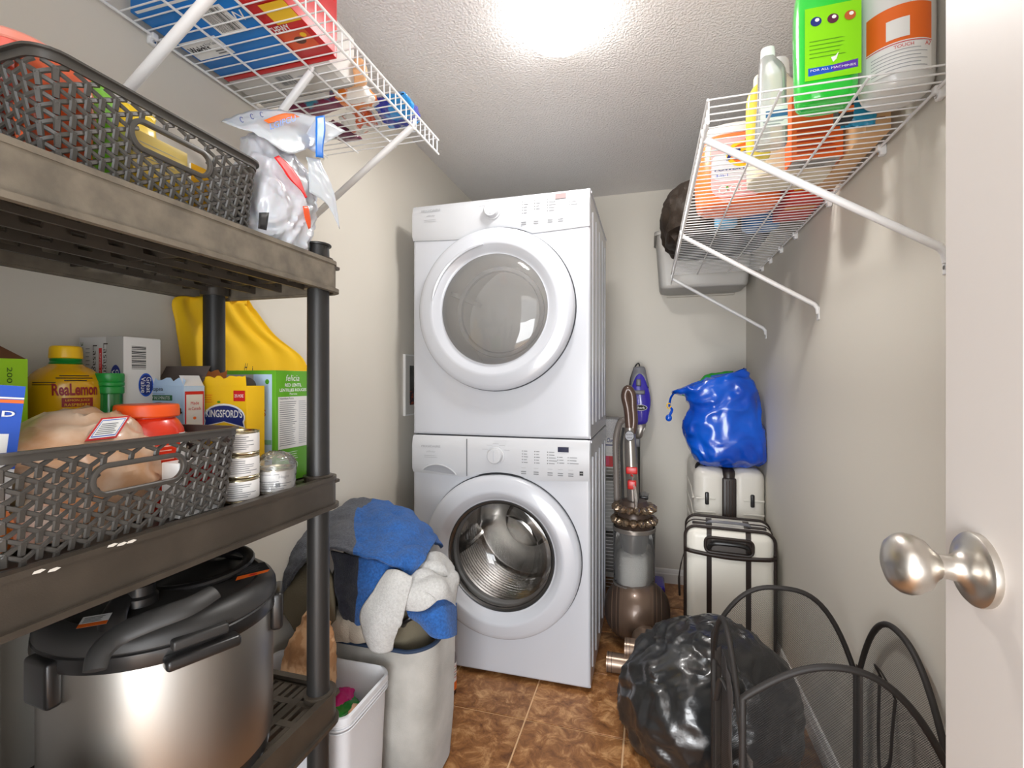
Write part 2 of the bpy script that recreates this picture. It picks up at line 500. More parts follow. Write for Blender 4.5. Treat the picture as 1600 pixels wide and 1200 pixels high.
structure(g, 'wall_front')
g = G()
for x0, x1 in ((-.5, -.48), (.325, .345)): g.box((x0, YF - .125, 0), (x1, YF + .004, 2.06), M_trim)
g.box((-.5, YF - .125, 2.04), (.345, YF + .004, 2.06), M_trim); structure(g, 'trim_1')
def baseboard(name, p0, p1, nrm):
    p0, p1, nrm = V(p0), V(p1), V(nrm); g = G()
    prof = [(0, 0), (.013, 0), (.013, .052), (.010, .058), (.010, .066), (.006, .078), (0, .082)]
    vs = [p + nrm * a + V((0, 0, b)) for p in (p0, p1) for a, b in prof]; n = len(prof)
    fs = [(i, (i + 1) % n, n + (i + 1) % n, n + i) for i in range(n)] + [list(range(n)), list(range(n, 2 * n))[::-1]]
    g.add(vs, fs, M_trim); structure(g, name, ang=20)
baseboard('baseboard_back', (XL, YB, 0), (XR, YB, 0), (0, -1, 0))
baseboard('baseboard_left', (XL, YF, 0), (XL, YB - .013, 0), (1, 0, 0))
baseboard('baseboard_right', (XR, YF, 0), (XR, YB - .013, 0), (-1, 0, 0))
# ------------------------------------------------------------------ open door along the right wall
M_door = mat('painted_door', srgb(212, 205, 199), .42, bump=('wave', 60, .05, .002))
DX, DY0, DY1 = .296, -.155, .602
dr = bpy.data.objects.new('door_1', None); scene.collection.objects.link(dr); dr['kind'] = 'structure'
dr.location = (DX + .0175, DY0, 0); WLOC['door_1'] = V(dr.location)
g = G(); z0, z1 = .012, 2.03
# stiles and rails of a panelled door, panels recessed
st = .107
g.box((DX, DY0, z0), (DX + .035, DY0 + st, z1), M_door); g.box((DX, DY1 - st, z0), (DX + .035, DY1, z1), M_door)
ym = (DY0 + DY1) / 2
g.box((DX, ym - .045, z0), (DX + .035, ym + .045, z1), M_door)
for a, b in ((z0, .24), (.93, 1.05), (1.62, 1.72), (1.92, z1)): 
    g.box((DX + .0005, DY0 + st, a), (DX + .0345, ym - .045, b), M_door); g.box((DX + .0005, ym + .045, a), (DX + .0345, DY1 - st, b), M_door)
g.build('door_frame', dr, ang=20)
for ya, yb in ((DY0 + st, ym - .045), (ym + .045, DY1 - st)):
    for za, zb in ((.24, .93), (1.05, 1.62), (1.72, 1.92)):
        g = G(); g.box((DX + .012, ya, za), (DX + .023, yb, zb), M_door)
        for s in (0, 1):
            x = DX + (.012 if s == 0 else .023); q = DX + (.003 if s == 0 else .032)
            a = [(ya + .002, za + .002), (yb - .002, za + .002), (yb - .002, zb - .002), (ya + .002, zb - .002)]
            b = [(ya + .03, za + .03), (yb - .03, za + .03), (yb - .03, zb - .03), (ya + .03, zb - .03)]
            c = [(ya + .05, za + .05), (yb - .05, za + .05), (yb - .05, zb - .05), (ya + .05, zb - .05)]
            vs = [(x, *p) for p in b] + [(q, *p) for p in c]
            fs = [(i, (i + 1) % 4, 4 + (i + 1) % 4, 4 + i) for i in range(4)] + [(4, 5, 6, 7)]
            g.add(vs, fs, M_door, False)
        g.build('door_panel', dr)
for sgn, x0 in ((-1, DX), (1, DX + .035)):
    kc = V((x0, .549, 1.18 - 285 / 750 * .463)); g = G()
    g.lathe([(.0335, 0), (.034, .003), (.0335, .006), (.031, .0085), (.025, .010), (.018, .013), (.0125, .019), (.011, .026), (.012, .033), (.0128, .0335),
             (.0135, .034), (.0165, .038), (.0235, .044), (.0275, .052), (.0285, .058), (.0272, .064), (.022, .0705), (.013, .0745), (.0005, .0757)],
            kc, mat('satin_nickel', srgb(205, 200, 192), .33, 1.0, aniso=.3), axis=(sgn, 0, 0), n=48)
    g.build('door_knob', dr)
g = G(); g.box((DX + .004, DY1 - .0005, kc.z - .028), (DX + .031, DY1 + .0015, kc.z + .028), M_steel); g.build('latch_plate', dr)
# ------------------------------------------------------------------ ceiling lamp
lc = V((-.262, 1.45, ZC))
lp = thing('ceiling_lamp', 'round white glass dome lamp lit on the stippled ceiling', 'lamp', lc)
g = G(); g.lathe([(.105, -.012), (.11, -.01), (.11, 0)], lc, M_trim, n=40); g.build('base', lp)
M_glow = mat('lit_frosted_glass', (1.0, .975, .945), .4, emit=LAMP_STRENGTH)
g = G(); g.lathe([(.0005, -.100), (.035, -.097), (.068, -.086), (.098, -.066), (.121, -.040), (.130, -.020), (.129, -.0025)], lc, M_glow, n=48, cap=False)
g.build('glass_dome', lp)
bulb = bpy.data.lights.new('lamp_bulb', 'AREA'); bulb.shape = 'DISK'; bulb.size = .15; bulb.energy = LAMP_DISC_POWER; bulb.color = (1.0, .975, .945)
bo_ = bpy.data.objects.new('lamp_bulb', bulb); scene.collection.objects.link(bo_); bo_.location = (0, 0, -.103); bo_.parent = lp

# ================================================================== WASHER AND DRYER
WX0, WX1, WY0, WY1 = -.953, -.2125, 1.825, 2.50
M_groove = mat('dark_gap', srgb(70, 72, 76), .6)
M_panelink = M_inkg
def machine(name, label, cat, z0, z1, zc_door, xc_door, zp, washer):
    root = thing(name, label, cat, ((WX0 + WX1) / 2, (WY0 + WY1) / 2, z0))
    base = z0 + (.012 if washer else .003)
    R = .262; n = 64
    g = G()
    # cabinet shell with a round opening
    circ = [(xc_door + R * math.cos(2 * PI * i / n), zc_door + R * math.sin(2 * PI * i / n)) for i in range(n)]
    sq = []
    for x, z in circ:
        dx, dz = x - xc_door, z - zc_door
        tx = ((WX1 - .012 if dx > 0 else WX0 + .012) - xc_door) / dx if abs(dx) > 1e-6 else 1e9
        tz = ((zp if dz > 0 else base + .012) - zc_door) / dz if abs(dz) > 1e-6 else 1e9
        t = min(tx, tz); sq.append((xc_door + dx * t, zc_door + dz * t))
    yf = WY0
    vs = [(x, yf, z) for x, z in circ] + [(x, yf, z) for x, z in sq]
    g.add(vs, [(i, (i + 1) % n, n + (i + 1) % n, n + i)[::-1] for i in range(n)], M_enamel)
    # corner fillers of the front
    for cx in (WX0 + .012, WX1 - .012):
        for cz in (zp, base + .012):
            k = [p for p in sq if (abs(p[0] - cx) < 1e-5)]; kk = [p for p in sq if abs(p[1] - cz) < 1e-5]
            if k and kk:
                a = min(k, key=lambda p: abs(p[1] - cz)); b = min(kk, key=lambda p: abs(p[0] - cx))
                g.add([(a[0], yf, a[1]), (cx, yf, cz), (b[0], yf, b[1])], [(0, 1, 2)], M_enamel, False)
    # rounded edges of the front, then sides
    def strip(pa, pb, pc, pd): g.add([pa, pb, pc, pd], [(0, 1, 2, 3)], M_enamel)
    q = 6; top = z1 - .001
    for s, x in ((-1, WX0), (1, WX1)):
        prev = None
        for i in range(q + 1):
            a = PI / 2 * i / q
            p = (x - s * .012 + s * .012 * math.sin(a), yf + .012 - .012 * math.cos(a))
            if prev: strip((prev[0], prev[1], base + .012), (p[0], p[1], base + .012), (p[0], p[1], top), (prev[0], prev[1], top))
            prev = p
        g.box((min(x, x - s * .02), yf + .012, base), (max(x, x - s * .02), WY1, top), M_enamel)
    prev = None
    for i in range(q + 1):
        a = PI / 2 * i / q; p = (yf + .012 - .012 * math.cos(a), base + .012 - .012 * math.sin(a))
        if prev: strip((WX0 + .004, prev[0], prev[1]), (WX1 - .004, prev[0], prev[1]), (WX1 - .004, p[0], p[1]), (WX0 + .004, p[0], p[1]))
        prev = p
    g.box((WX0 + .01, yf + .012, base), (WX1 - .01, WY1, base + .01), M_enamel)
    g.box((WX0 + .01, WY1 - .01, base), (WX1 - .01, WY1, top), M_enamel)
    g.box((WX0, yf + .01, top - .008), (WX1, WY1, top), M_enamel)
    g.build('cabinet', root)
    # pressed ribs on the visible side
    for y in (1.90, 2.02, 2.16, 2.30, 2.42):
        gg = G(); gg.rbox((WX1 - .003, y - .012, base + .05), (WX1 + .004, y + .012, top - .07), .003, M_enamel); gg.build('side_rib', root)
    gg = G(); gg.box((WX1 - .002, WY0 + .02, top - .012), (WX1 + .003, WY1, top - .004), M_enamel); gg.build('side_seam', root)
    if washer:
        for x in (WX0 + .06, WX1 - .06):
            for y in (WY0 + .08, WY1 - .08):
                gg = G(); gg.cyl((x, y, 0), (x, y, base + .001), .018, M_black); gg.build('foot', root)
    # console: front panel with the arc over the door
    g = G(); zt = top; pts = []
    ra = .3285; nseg = 40
    zside = zp
    # lower edge: flat, dips with the arc above the door
    low = []
    for i in range(nseg + 1):
        x = lerp(WX0 + .002, WX1 - .002, i / nseg); dx = x - xc_door
        z = zside - .012 * math.sin(PI * i / nseg)
        if abs(dx) < ra: z = max(z, zc_door + math.sqrt(ra * ra - dx * dx))
        low.append((x, min(z, zt - .03)))
    prof = [(WY0 - .003, 0), (WY0 - .011, .12), (WY0 - .012, .7), (WY0 - .006, .93), (WY0 + .004, 1.0)]
    rows = [[V((x, y, lerp(z, zt, f))) for x, z in low] for y, f in prof]
    g.grid(rows, M_enamel2)
    g.add([(x, WY0 - .003, z) for x, z in low] + [(x, WY0 + .008, z) for x, z in low], [(i, nseg + 1 + i, nseg + 2 + i, i + 1) for i in range(nseg)], M_groove, False)
    for s in (0, nseg):
        g.add([r[s] for r in rows] + [V((low[s][0], WY0 + .01, zt)), V((low[s][0], WY0 + .01, low[s][1]))], [list(range(7))], M_enamel2, False)
    g.build('console', root)
    yc = WY0 - .0128
    # dial
    kx, kz = (-.598, 1.856) if not washer else (-.584, .884)
    g = G(); g.lathe([(.034, 0), (.036, .002), (.036, .006), (.0315, .008), (.029, .024), (.027, .027), (.0005, .028)], (kx, yc + .001, kz), M_enamel2, axis=(0, -1, 0), n=40)
    g.box((kx - .002, yc - .0282, kz - .02), (kx + .002, yc - .026, kz + .02), M_enamel)
    g.build('dial', root)
    # printed legends
    F = Face((WX0, yc, z0), (1, 0, 0), (0, 0, 1)); W = lambda x: x - WX0; Z = lambda z: z - z0
    bz = kz
    F.txt('FRIGIDAIRE', W(-.865), Z(bz + .026), .009, M_inkl, w=.085, bold=.02)
    F.txt('affinity', W(-.865), Z(bz + .004), .009, M_inkl, w=.04, shear=.3)
    F.lines(W(-.895), Z(bz - .02), W(-.83), Z(bz - .006), 2, M_inkl, fill=.25)
    cols = [(-.475, 5, .02), (-.425, 5 if washer else 4, .018), (-.375, 5, .035)] + ([(-.335, 3, .02), (-.295, 3, .035)] if washer else [(-.29, 2, .03)])
    for x, k, w in cols:
        for i in range(k):
            zz = bz + (.022 if k > 3 else .004) - i * .011
            F.rect(W(x) - .0015, Z(zz) - .0015, W(x) + .0015, Z(zz) + .0015, M_ink); F.k = 0
            F.rect(W(x) + .005, Z(zz) - .0012, W(x) + .005 + w * (.6 + .4 * random.random()), Z(zz) + .0012, M_inkg); F.k = 0
    for x in (-.47, -.42, -.365, -.325, -.285)[:5 if washer else 4]:
        for i in (0, 1): F.rect(W(x) - .01, Z(bz - .058 - i * .008) - .0015, W(x) + .01, Z(bz - .058 - i * .008) + .0018, M_inkg); F.k = 0
        F.rect(W(x) - .009, Z(bz - .044), W(x) + .009, Z(bz - .0425), M_inkl); F.k = 0
    for a in range(30, 151, 30):
        F.rect(W(kx) + .052 * math.cos(math.radians(a)) - .012, Z(kz) + .046 * math.sin(math.radians(a)) - .0008, W(kx) + .052 * math.cos(math.radians(a)) + .012, Z(kz) + .046 * math.sin(math.radians(a)) + .0008, M_inkl); F.k = 0
    if washer: F.rect(W(-.252), Z(bz - .062), W(-.238), Z(bz - .046), M_ink).rect(W(-.2505), Z(bz - .0535), W(-.2395), Z(bz - .0525), M_white)
    F.done(root, 'control_legend')['kind'] = 'stuff'
    dx0, dz0 = (-.345, 1.876) if not washer else (-.335, .908)
    g = G(); g.box((dx0, yc - .0012, dz0), (dx0 + .042, yc + .002, dz0 + .019), mat('dark_display' if washer else 'pale_display', srgb(40, 42, 66) if washer else srgb(150, 132, 132), .15))
    g.build('display', root)
    if washer:
        g = G(); g.box((-.708, yc - .0006, zp - .004), (-.7055, yc + .001, top - .008), M_groove); g.build('drawer_gap', root)
        # detergent drawer pull: a scooped arch
        g = G(); cx, cz = -.826, .812
        arch = [(cx - .075 + .15 * i / 20, cz + .032 * math.sin(PI * i / 20) ** .7 - .014 * i / 20) for i in range(21)]
        g.prism(arch, (0, yc + .004, 0), (1, 0, 0), (0, 0, 1), .006, mat('drawer_scoop', srgb(150, 152, 158), .5))
        g.tube([(x, yc - .003, z) for x, z in arch], .003, M_enamel2, 6)
        g.build('drawer_pull', root)
    # door ring
    rings = [(.255, .004), (.262, .002), (.315, .003), (.3215, .008), (.3225, .018), (.320, .028), (.312, .0355), (.300, .039), (.266, .046), (.258, .0462)]
    inner = [(.253, .0445), (.234, .030), (.227, .026), (.222, .0235), (.2185, .024)] if not washer else [(.252, .044), (.230, .020), (.226, .015), (.223, .013), (.2205, .012)]
    g = G(); g.lathe(rings + inner, (xc_door, WY0, zc_door), M_enamel, axis=(0, -1, 0), n=96, cap=False); dobj = g.build('door', root, ang=50)
    # shadow gap behind the ring
    g = G(); g.lathe([(.318, -.0005), (.3255, .0008), (.3255, .003)], (xc_door, WY0, zc_door), M_groove, axis=(0, -1, 0), n=96, cap=False); g.build('door_gap', root)
    if not washer:
        # handle recess on the left of the ring
        pts = [(xc_door + .238 * math.cos(a), WY0 - .052, zc_door + .238 * math.sin(a)) for a in [math.radians(100 + 72 * i / 24) for i in range(25)]]
        g = G(); g.tube([(xc_door + .256 * math.cos(a), WY0 - .0475, zc_door + .256 * math.sin(a)) for a in [math.radians(98 + 72 * i / 24) for i in range(25)]], [.002 + .006 * math.sin(PI * min(1, (24 - i) / 4, (i + 1) / 5) / 2) for i in range(25)], M_enamel, 8)
        g.build('door_handle', dobj)
        M_win = glass('smoked_door_glass', (.92, .91, .90), .03, 1.0, (.55, .54, .53), .25)
        g = G(); g.lathe([(.2195, .022), (.212, .030), (.19, .040), (.15, .049), (.10, .055), (.05, .058), (.0005, .059)], (xc_door, WY0, zc_door), M_win, axis=(0, -1, 0), n=64, cap=False); g.build('door_glass', dobj)
        M_drum = mat('dryer_drum', srgb(196, 194, 190), .4, .3, bump=('noise', 30, .1, .01))
        g = G(); g.lathe([(.2205, .020), (.22, -.03), (.25, -.04), (.29, -.06), (.30, -.30), (.28, -.45), (.0005, -.46)], (xc_door, WY0, zc_door), M_drum, axis=(0, -1, 0), n=48, cap=False)
        g.build('drum', root)
        for a in (40, 160, 280):
            a = math.radians(a); c = V((xc_door + .27 * math.cos(a), 0, zc_door + .27 * math.sin(a)))
            gg = G(); gg.obox((c.x, WY0 + .10, c.z), (-.05 * math.cos(a), 0, -.05 * math.sin(a)), (0, .30, 0), (.018 * math.sin(a), 0, -.018 * math.cos(a)), M_drum); gg.build('drum_fin', root)
        gg = G(); rr = .214
        gg.lathe([(.16, -.005), (.165, .004), (.178, .006), (.182, -.002)], (xc_door + .02, WY0, zc_door - .01), mat('inner_door_ring', srgb(120, 120, 120), .4), axis=(0, -1, 0), n=48, cap=False); gg.build('inner_ring', root)
    else:
        M_win = glass('washer_door_glass', (.93, .93, .93), .01, 1.0)
        g = G(); g.lathe([(.2205, .010), (.217, .014), (.212, .012), (.204, .002)], (xc_door, WY0, zc_door), mat('window_trim', srgb(95, 94, 93), .25, .8), axis=(0, -1, 0), n=64, cap=False); g.build('window_trim', dobj)
        g = G(); g.lathe([(.205, .006), (.19, .010), (.16, .006), (.15, -.03), (.14, -.07), (.11, -.095), (.05, -.105), (.0005, -.106)], (xc_door, WY0, zc_door), M_win, axis=(0, -1, 0), n=64, cap=False); g.build('door_glass', dobj)
        g = G(); g.lathe([(.222, .008), (.224, -.01), (.215, -.03), (.205, -.035), (.20, -.05), (.21, -.06), (.22, -.075)], (xc_door, WY0, zc_door), mat('rubber_gasket', srgb(128, 126, 124), .4), axis=(0, -1, 0), n=64, cap=False); g.build('gasket', root)
        M_dr = mat('drum_steel', srgb(212, 209, 205), .2, 1.0)
        pr = [(.222, -.075)]
        for i in range(16): d = .08 + .022 * i; pr += [(.262, -d), (.262, -d - .012), (.256, -d - .016), (.256, -d - .019)]
        pr += [(.25, -.46), (.12, -.47), (.10, -.44), (.0005, -.43)]
        g = G(); g.lathe(pr, (xc_door, WY0, zc_door), M_dr, axis=(0, -1, 0), n=64, cap=False); g.build('drum', root, ang=20)
        for a in (70, 190, 310):
            a = math.radians(a); gg = G()
            d = V((-math.cos(a), 0, -math.sin(a))); t = V((math.sin(a), 0, -math.cos(a))); c = V((xc_door, WY0 + .09, zc_door)) - d * .258
            rows = []
            for k in range(9):
                yy = .33 * k / 8; rows.append([c + V((0, yy, 0)) + t * (w * .035) + d * (hh * .062 * min(1, math.sin(PI * (k + .6) / 9.2) * 1.6)) for w, hh in ((-1, 0), (-.6, .5), (-.3, .9), (0, 1), (.3, .9), (.6, .5), (1, 0))])
            gg.grid(rows, M_dr); gg.build('drum_fin', root)
        # holes in the drum wall: small dark studs in rows
        gg = G()
        for j in range(10):
            for i in range(40):
                a = 2 * PI * (i + .5 * (j % 2)) / 40; c = V((xc_door + .2555 * math.cos(a), WY0 + .105 + .03 * j, zc_door + .2555 * math.sin(a)))
                tt = V((-math.sin(a), 0, math.cos(a))) * .003; yy = V((0, .003, 0))
                gg.add([c - tt, c - yy, c + tt, c + yy], [(0, 1, 2, 3)], M_ink, False)
        gg.build('drum_hole', root, kind='stuff')
    return root
washer = machine('washing_machine', 'white front-loading washer standing on the floor under the dryer, steel drum behind round window', 'washing machine', 0.0, .955, .487, -.567, .800, True)
dryer = machine('dryer', 'white front-loading dryer stacked on top of the washer, grey round window', 'dryer', .955, 1.91, 1.463, -.59, 1.765, False)
# ================================================================== BLACK SHELVING RACK
RX0, RX1, RY0, RY1 = -1.052, -.664, .03, .94
SH = (.496, .970, 1.444)
rack = thing('shelving_rack', 'tall black plastic shelving rack with round posts against the left wall', 'shelving', ((RX0 + RX1) / 2, (RY0 + RY1) / 2, 0))
POSTS = [(-.697, .895), (-.985, .895), (-.697, .085), (-.985, .085)]
def rack_shelf(zt):
    H = .065; o = rrect(RX0, RY0, RX1, RY1, .038, 6); n = len(o)
    def off(d): return rrect(RX0 + d, RY0 + d, RX1 - d, RY1 - d, max(.038 - d, .004), 6)
    g = G(); mr = M_dusty if zt > 1.2 else M_rack
    g.ring(off(.002), off(.010), zt - H, zt - .006, mr)
    g.ring(off(.000), off(.016), zt - .008, zt, mr)             # lip
    g.ring(off(-.005), off(.006), zt - H - .004, zt - H + .004, mr)   # bottom flange
    s = g.build('shelf', rack)
    # deck of slotted slats, each bay between deeper ribs
    d = zt - .010; g = G()
    xs = [RX0 + .012 + i * .0606 for i in range(7)]
    for i in range(7): g.box((xs[i] - .009, RY0 + .010, d - .006), (xs[i] + .009, RY1 - .010, d), M_rack)
    ny = 15
    for j in range(ny + 1):
        y = RY0 + .012 + (RY1 - RY0 - .024) * j / ny
        g.box((RX0 + .010, y - .008, d - .0055), (RX1 - .010, y + .008, d - .0005), M_rack)
    for i in range(6):                                                     # thin bars within the slots
        for k in (1, 2): x = lerp(xs[i], xs[i + 1], k / 3); g.box((x - .005, RY0 + .010, d - .005), (x + .005, RY1 - .010, d - .001), M_rack)
    g.build('deck', s)
    # long ribs with windows under the deck
    for x in (RX0 + .075, RX0 + .15, RX0 + .225, RX0 + .30):
        g = G(); z0, z1 = zt - .058, zt - .015; y0, y1 = RY0 + .010, RY1 - .010; t = .003
        g.box((x - t, y0, z0), (x + t, y1, z0 + .010), M_rack); g.box((x - t, y0, z1 - .008), (x + t, y1, z1), M_rack)
        m = 16
        for k in range(m + 1):
            y = y0 + (y1 - y0) * k / m; w1, w0 = .010, .015
            g.add([V((x + q * t, min(max(y + s_ * w, y0), y1), z)) for q in (-1, 1) for s_, w, z in ((-1, w0, z0 + .01), (1, w0, z0 + .01), (1, w1, z1 - .008), (-1, w1, z1 - .008))],
                  [(3, 2, 1, 0), (4, 5, 6, 7), (0, 1, 5, 4), (1, 2, 6, 5), (2, 3, 7, 6), (3, 0, 4, 7)], M_rack, False)
        g.build('rib', s)
    for y in (RY0 + .075, RY0 + .30, RY0 + .61, RY1 - .075):
        g = G(); g.box((RX0 + .010, y - .003, zt - .050), (RX1 - .010, y + .003, zt - .015), M_rack); g.build('cross_rib', s)
    for x, y in POSTS:
        g = G(); g.lathe([(.029, zt - H), (.029, zt - .004), (.031, zt + .001), (.031, zt + .004), (.024, zt + .005)], (x, y, 0), M_rack, n=28); g.build('post_socket', s)
for z in SH: rack_shelf(z)
levels = [0.04] + list(SH)
for x, y in POSTS:
    for a, b in zip(levels[:-1], levels[1:]):
        g = G(); g.lathe([(.024, a + .004), (.0235, a + .02), (.0228, b - .065)], (x, y, 0), M_black, n=28); g.build('post', rack)
    g = G(); g.lathe([(.0235, 1.449), (.0225, 1.468), (.0225, 1.474), (.027, 1.4745), (.0275, 1.4775), (.026, 1.479), (.0195, 1.479), (.0190, 1.455)], (x, y, 0), M_black, n=28, cap=False); g.build('post_cap', rack)
g = G(); o = rrect(RX0, RY0, RX1, RY1, .038, 6); i_ = rrect(RX0 + .01, RY0 + .01, RX1 - .01, RY1 - .01, .028, 6)
g.ring(o, i_, 0, .05, M_rack); g.box((RX0 + .01, RY0 + .01, .038), (RX1 - .01, RY1 - .01, .044), M_rack); g.build('shelf', rack)
for (px, py, zz) in ((175, 852, 0), (190, 850, 0), (205, 846, 0), (60, 893, 0), (84, 890, 0)):     # scuffed spots on the middle front lip
    p = P(px, py, X=RX1); g = G()
    g.prism([(-.006, -.001), (.001, -.002), (.007, 0), (.003, .002), (-.004, .0015)], (RX1 + .0002, p.y, min(p.z, .9695)), (0, 1, 0), (0, 0, 1), .0004, mat('scuffed_white', srgb(225, 220, 210), .7)); g.build('scuff', rack)

# ================================================================== WOVEN BASKETS
def basket(label, y0, y1, x0, x1, z, contents_group=None, name='plastic_basket'):
    """rim y0..y1, x0..x1 (front face at x1); tapers slightly to the base"""
    H = .139; tp = .012; rc = .028
    root = thing(name, label, 'basket', ((x0 + x1) / 2, (y0 + y1) / 2, z), 'woven black plastic baskets on the rack')
    def outl(t, r=rc):
        d = tp * (1 - t); return rrect(x0 + d, y0 + d, x1 - d, y1 - d, r, 6)
    g = G(); b = outl(0); g.add([(p[0], p[1], z + .0015) for p in b] + [(p[0], p[1], z + .004) for p in b],
        [list(range(len(b)))[::-1], list(range(len(b), 2 * len(b)))] + [(i, (i + 1) % len(b), len(b) + (i + 1) % len(b), len(b) + i) for i in range(len(b))], M_basket)
    g.build('base', root)
    def rimring(d0, d1, za, zb, nm):
        g = G(); A = rrect(x0 - d0, y0 - d0, x1 + d0, y1 + d0, rc + d0, 6); B = rrect(x0 + d1, y0 + d1, x1 - d1, y1 - d1, rc - d1, 6)
        g.ring(A, B, z + za, z + zb, M_basket); return g.build(nm, root)
    rimring(.006, .003, H - .003, H, 'rim'); rimring(.001, .0025, H - .013, H - .002, 'rim_band')
    g = G(); A = outl(0); B = outl(.06)
    I = rrect(x0 + tp + .0025, y0 + tp + .0025, x1 - tp - .0025, y1 - tp - .0025, rc - .002, 6)
    g.ring([p for p in A], I, z, z + .007, M_basket); g.build('bottom_band', root)
    # perimeter as a path: map s (metres along rim outline) and h to a point
    path = rrect(x0, y0, x1, y1, rc, 10); path = path + [path[0]]
    cum = [0]
    for p, q in zip(path[:-1], path[1:]): cum.append(cum[-1] + math.hypot(q[0] - p[0], q[1] - p[1]))
    L = cum[-1]; cx, cy = (x0 + x1) / 2, (y0 + y1) / 2; import bisect
    def at(s, h, out=0):
        s %= L; i = max(0, min(len(cum) - 2, bisect.bisect_right(cum, s) - 1)); t = (s - cum[i]) / max(cum[i + 1] - cum[i], 1e-9)
        px, py = lerp(path[i][0], path[i + 1][0], t), lerp(path[i][1], path[i + 1][1], t)
        tx, ty = path[i + 1][0] - path[i][0], path[i + 1][1] - path[i][1]; l = math.hypot(tx, ty) or 1
        nx, ny = ty / l, -tx / l
        kx = 1 - tp * (1 - h / H) / ((x1 - x0) / 2); ky = 1 - tp * (1 - h / H) / ((y1 - y0) / 2)
        return V((cx + (px - cx) * kx + nx * out, cy + (py - cy) * ky + ny * out, z + h))
    # find s of the middle of the front and of the back long side
    def s_of(x, y): return min(((math.hypot(p[0] - x, p[1] - y), c) for p, c in zip(path, cum)))[1]
    bk = [c for p, c in zip(path, cum) if abs(p[0] - x0) < 1e-4]
    mids = [(cum[-2] + L) / 2, (min(bk) + max(bk)) / 2]
    hh, hw, hz = .0155, .060, .089                                        # handle opening half height, half length, centre
    n = round(L / .0172); P_ = L / n; rowh = .0192
    g = G()
    def bar(sa, ha, oa, sb, hb, ob, w):
        """flat rounded bar from a to b, oa/ob = how far out it sits"""
        ds, dh = sb - sa, hb - ha; l = math.hypot(ds, dh); ux, uy = -dh / l * w / 2, ds / l * w / 2
        vs = []
        for s, h, o in ((sa, ha, oa), ((sa + sb) / 2, (ha + hb) / 2, (oa + ob) / 2 + .0003), (sb, hb, ob)):
            for k, oo in ((-1, -.0016), (-.62, .0006), (.62, .0006), (1, -.0016)): vs.append(at(s + ux * k, h + uy * k, o + oo))
            
        fs = []
        for j in (0, 4):
            for k in range(3): fs.append((j + k, j + 4 + k, j + 5 + k, j + 1 + k))
            fs.append((j + 3, j + 7, j + 4, j))
        fs += [(0, 1, 2, 3), (8, 11, 10, 9)]
        fs = [f[::-1] for f in fs]
        g.add(vs, fs, M_basket)
    for i in range(n):
        sx = i * P_; ph = (i % 2) * rowh / 2
        j = 0
        while True:
            h = .014 + ph + j * rowh; j += 1
            if h > H - .016: break
            dd = min(min(abs(sx - m), L - abs(sx - m)) for m in mids)
            if dd < hw + .004 and abs(h - hz) < hh + .0065 and math.hypot(max(dd - (hw - hh), 0), h - hz) < hh + .007: continue
            bar(sx, h - rowh * .74 if h > .02 else .004, -.0012, sx, h + .001, .0018, .0084)
            top = min(h + rowh * .36, H - .006)
            bar(sx, h - .0005, .0016, sx - P_ * .80, top, -.0014, .0062)
            bar(sx, h - .0005, .0016, sx + P_ * .80, top, -.0014, .0062)
    g.build('woven_wall', root, kind='stuff')
    for m in mids:                                                       # stadium ring of each handle
        rows = []; ns = 40
        def stad(r, i):
            a = 2 * PI * i / ns; x, y = math.cos(a) * r, math.sin(a) * r; return (x + (hw - hh) * (1 if x > 0 else -1) if abs(x) > 1e-9 else 0, y)
        for r, o in ((hh, -.002), (hh, .003), (hh + .0015, .0042), (hh + .0045, .0042), (hh + .007, .003), (hh + .007, -.002)):
            rows.append([at(m + stad(r, i)[0], hz + stad(r, i)[1], o) for i in range(ns)])
        g = G(); g.grid(rows, M_basket, closed=True); g.build('handle', root)
    return root
b_top = basket('black woven plastic basket full of packets on the top shelf of the rack', .385, .722, -.935, -.682, 1.4365, )
b_mid = basket('black woven plastic basket of food packets on the middle shelf of the rack', .33, .668, -.930, -.672, .9625)

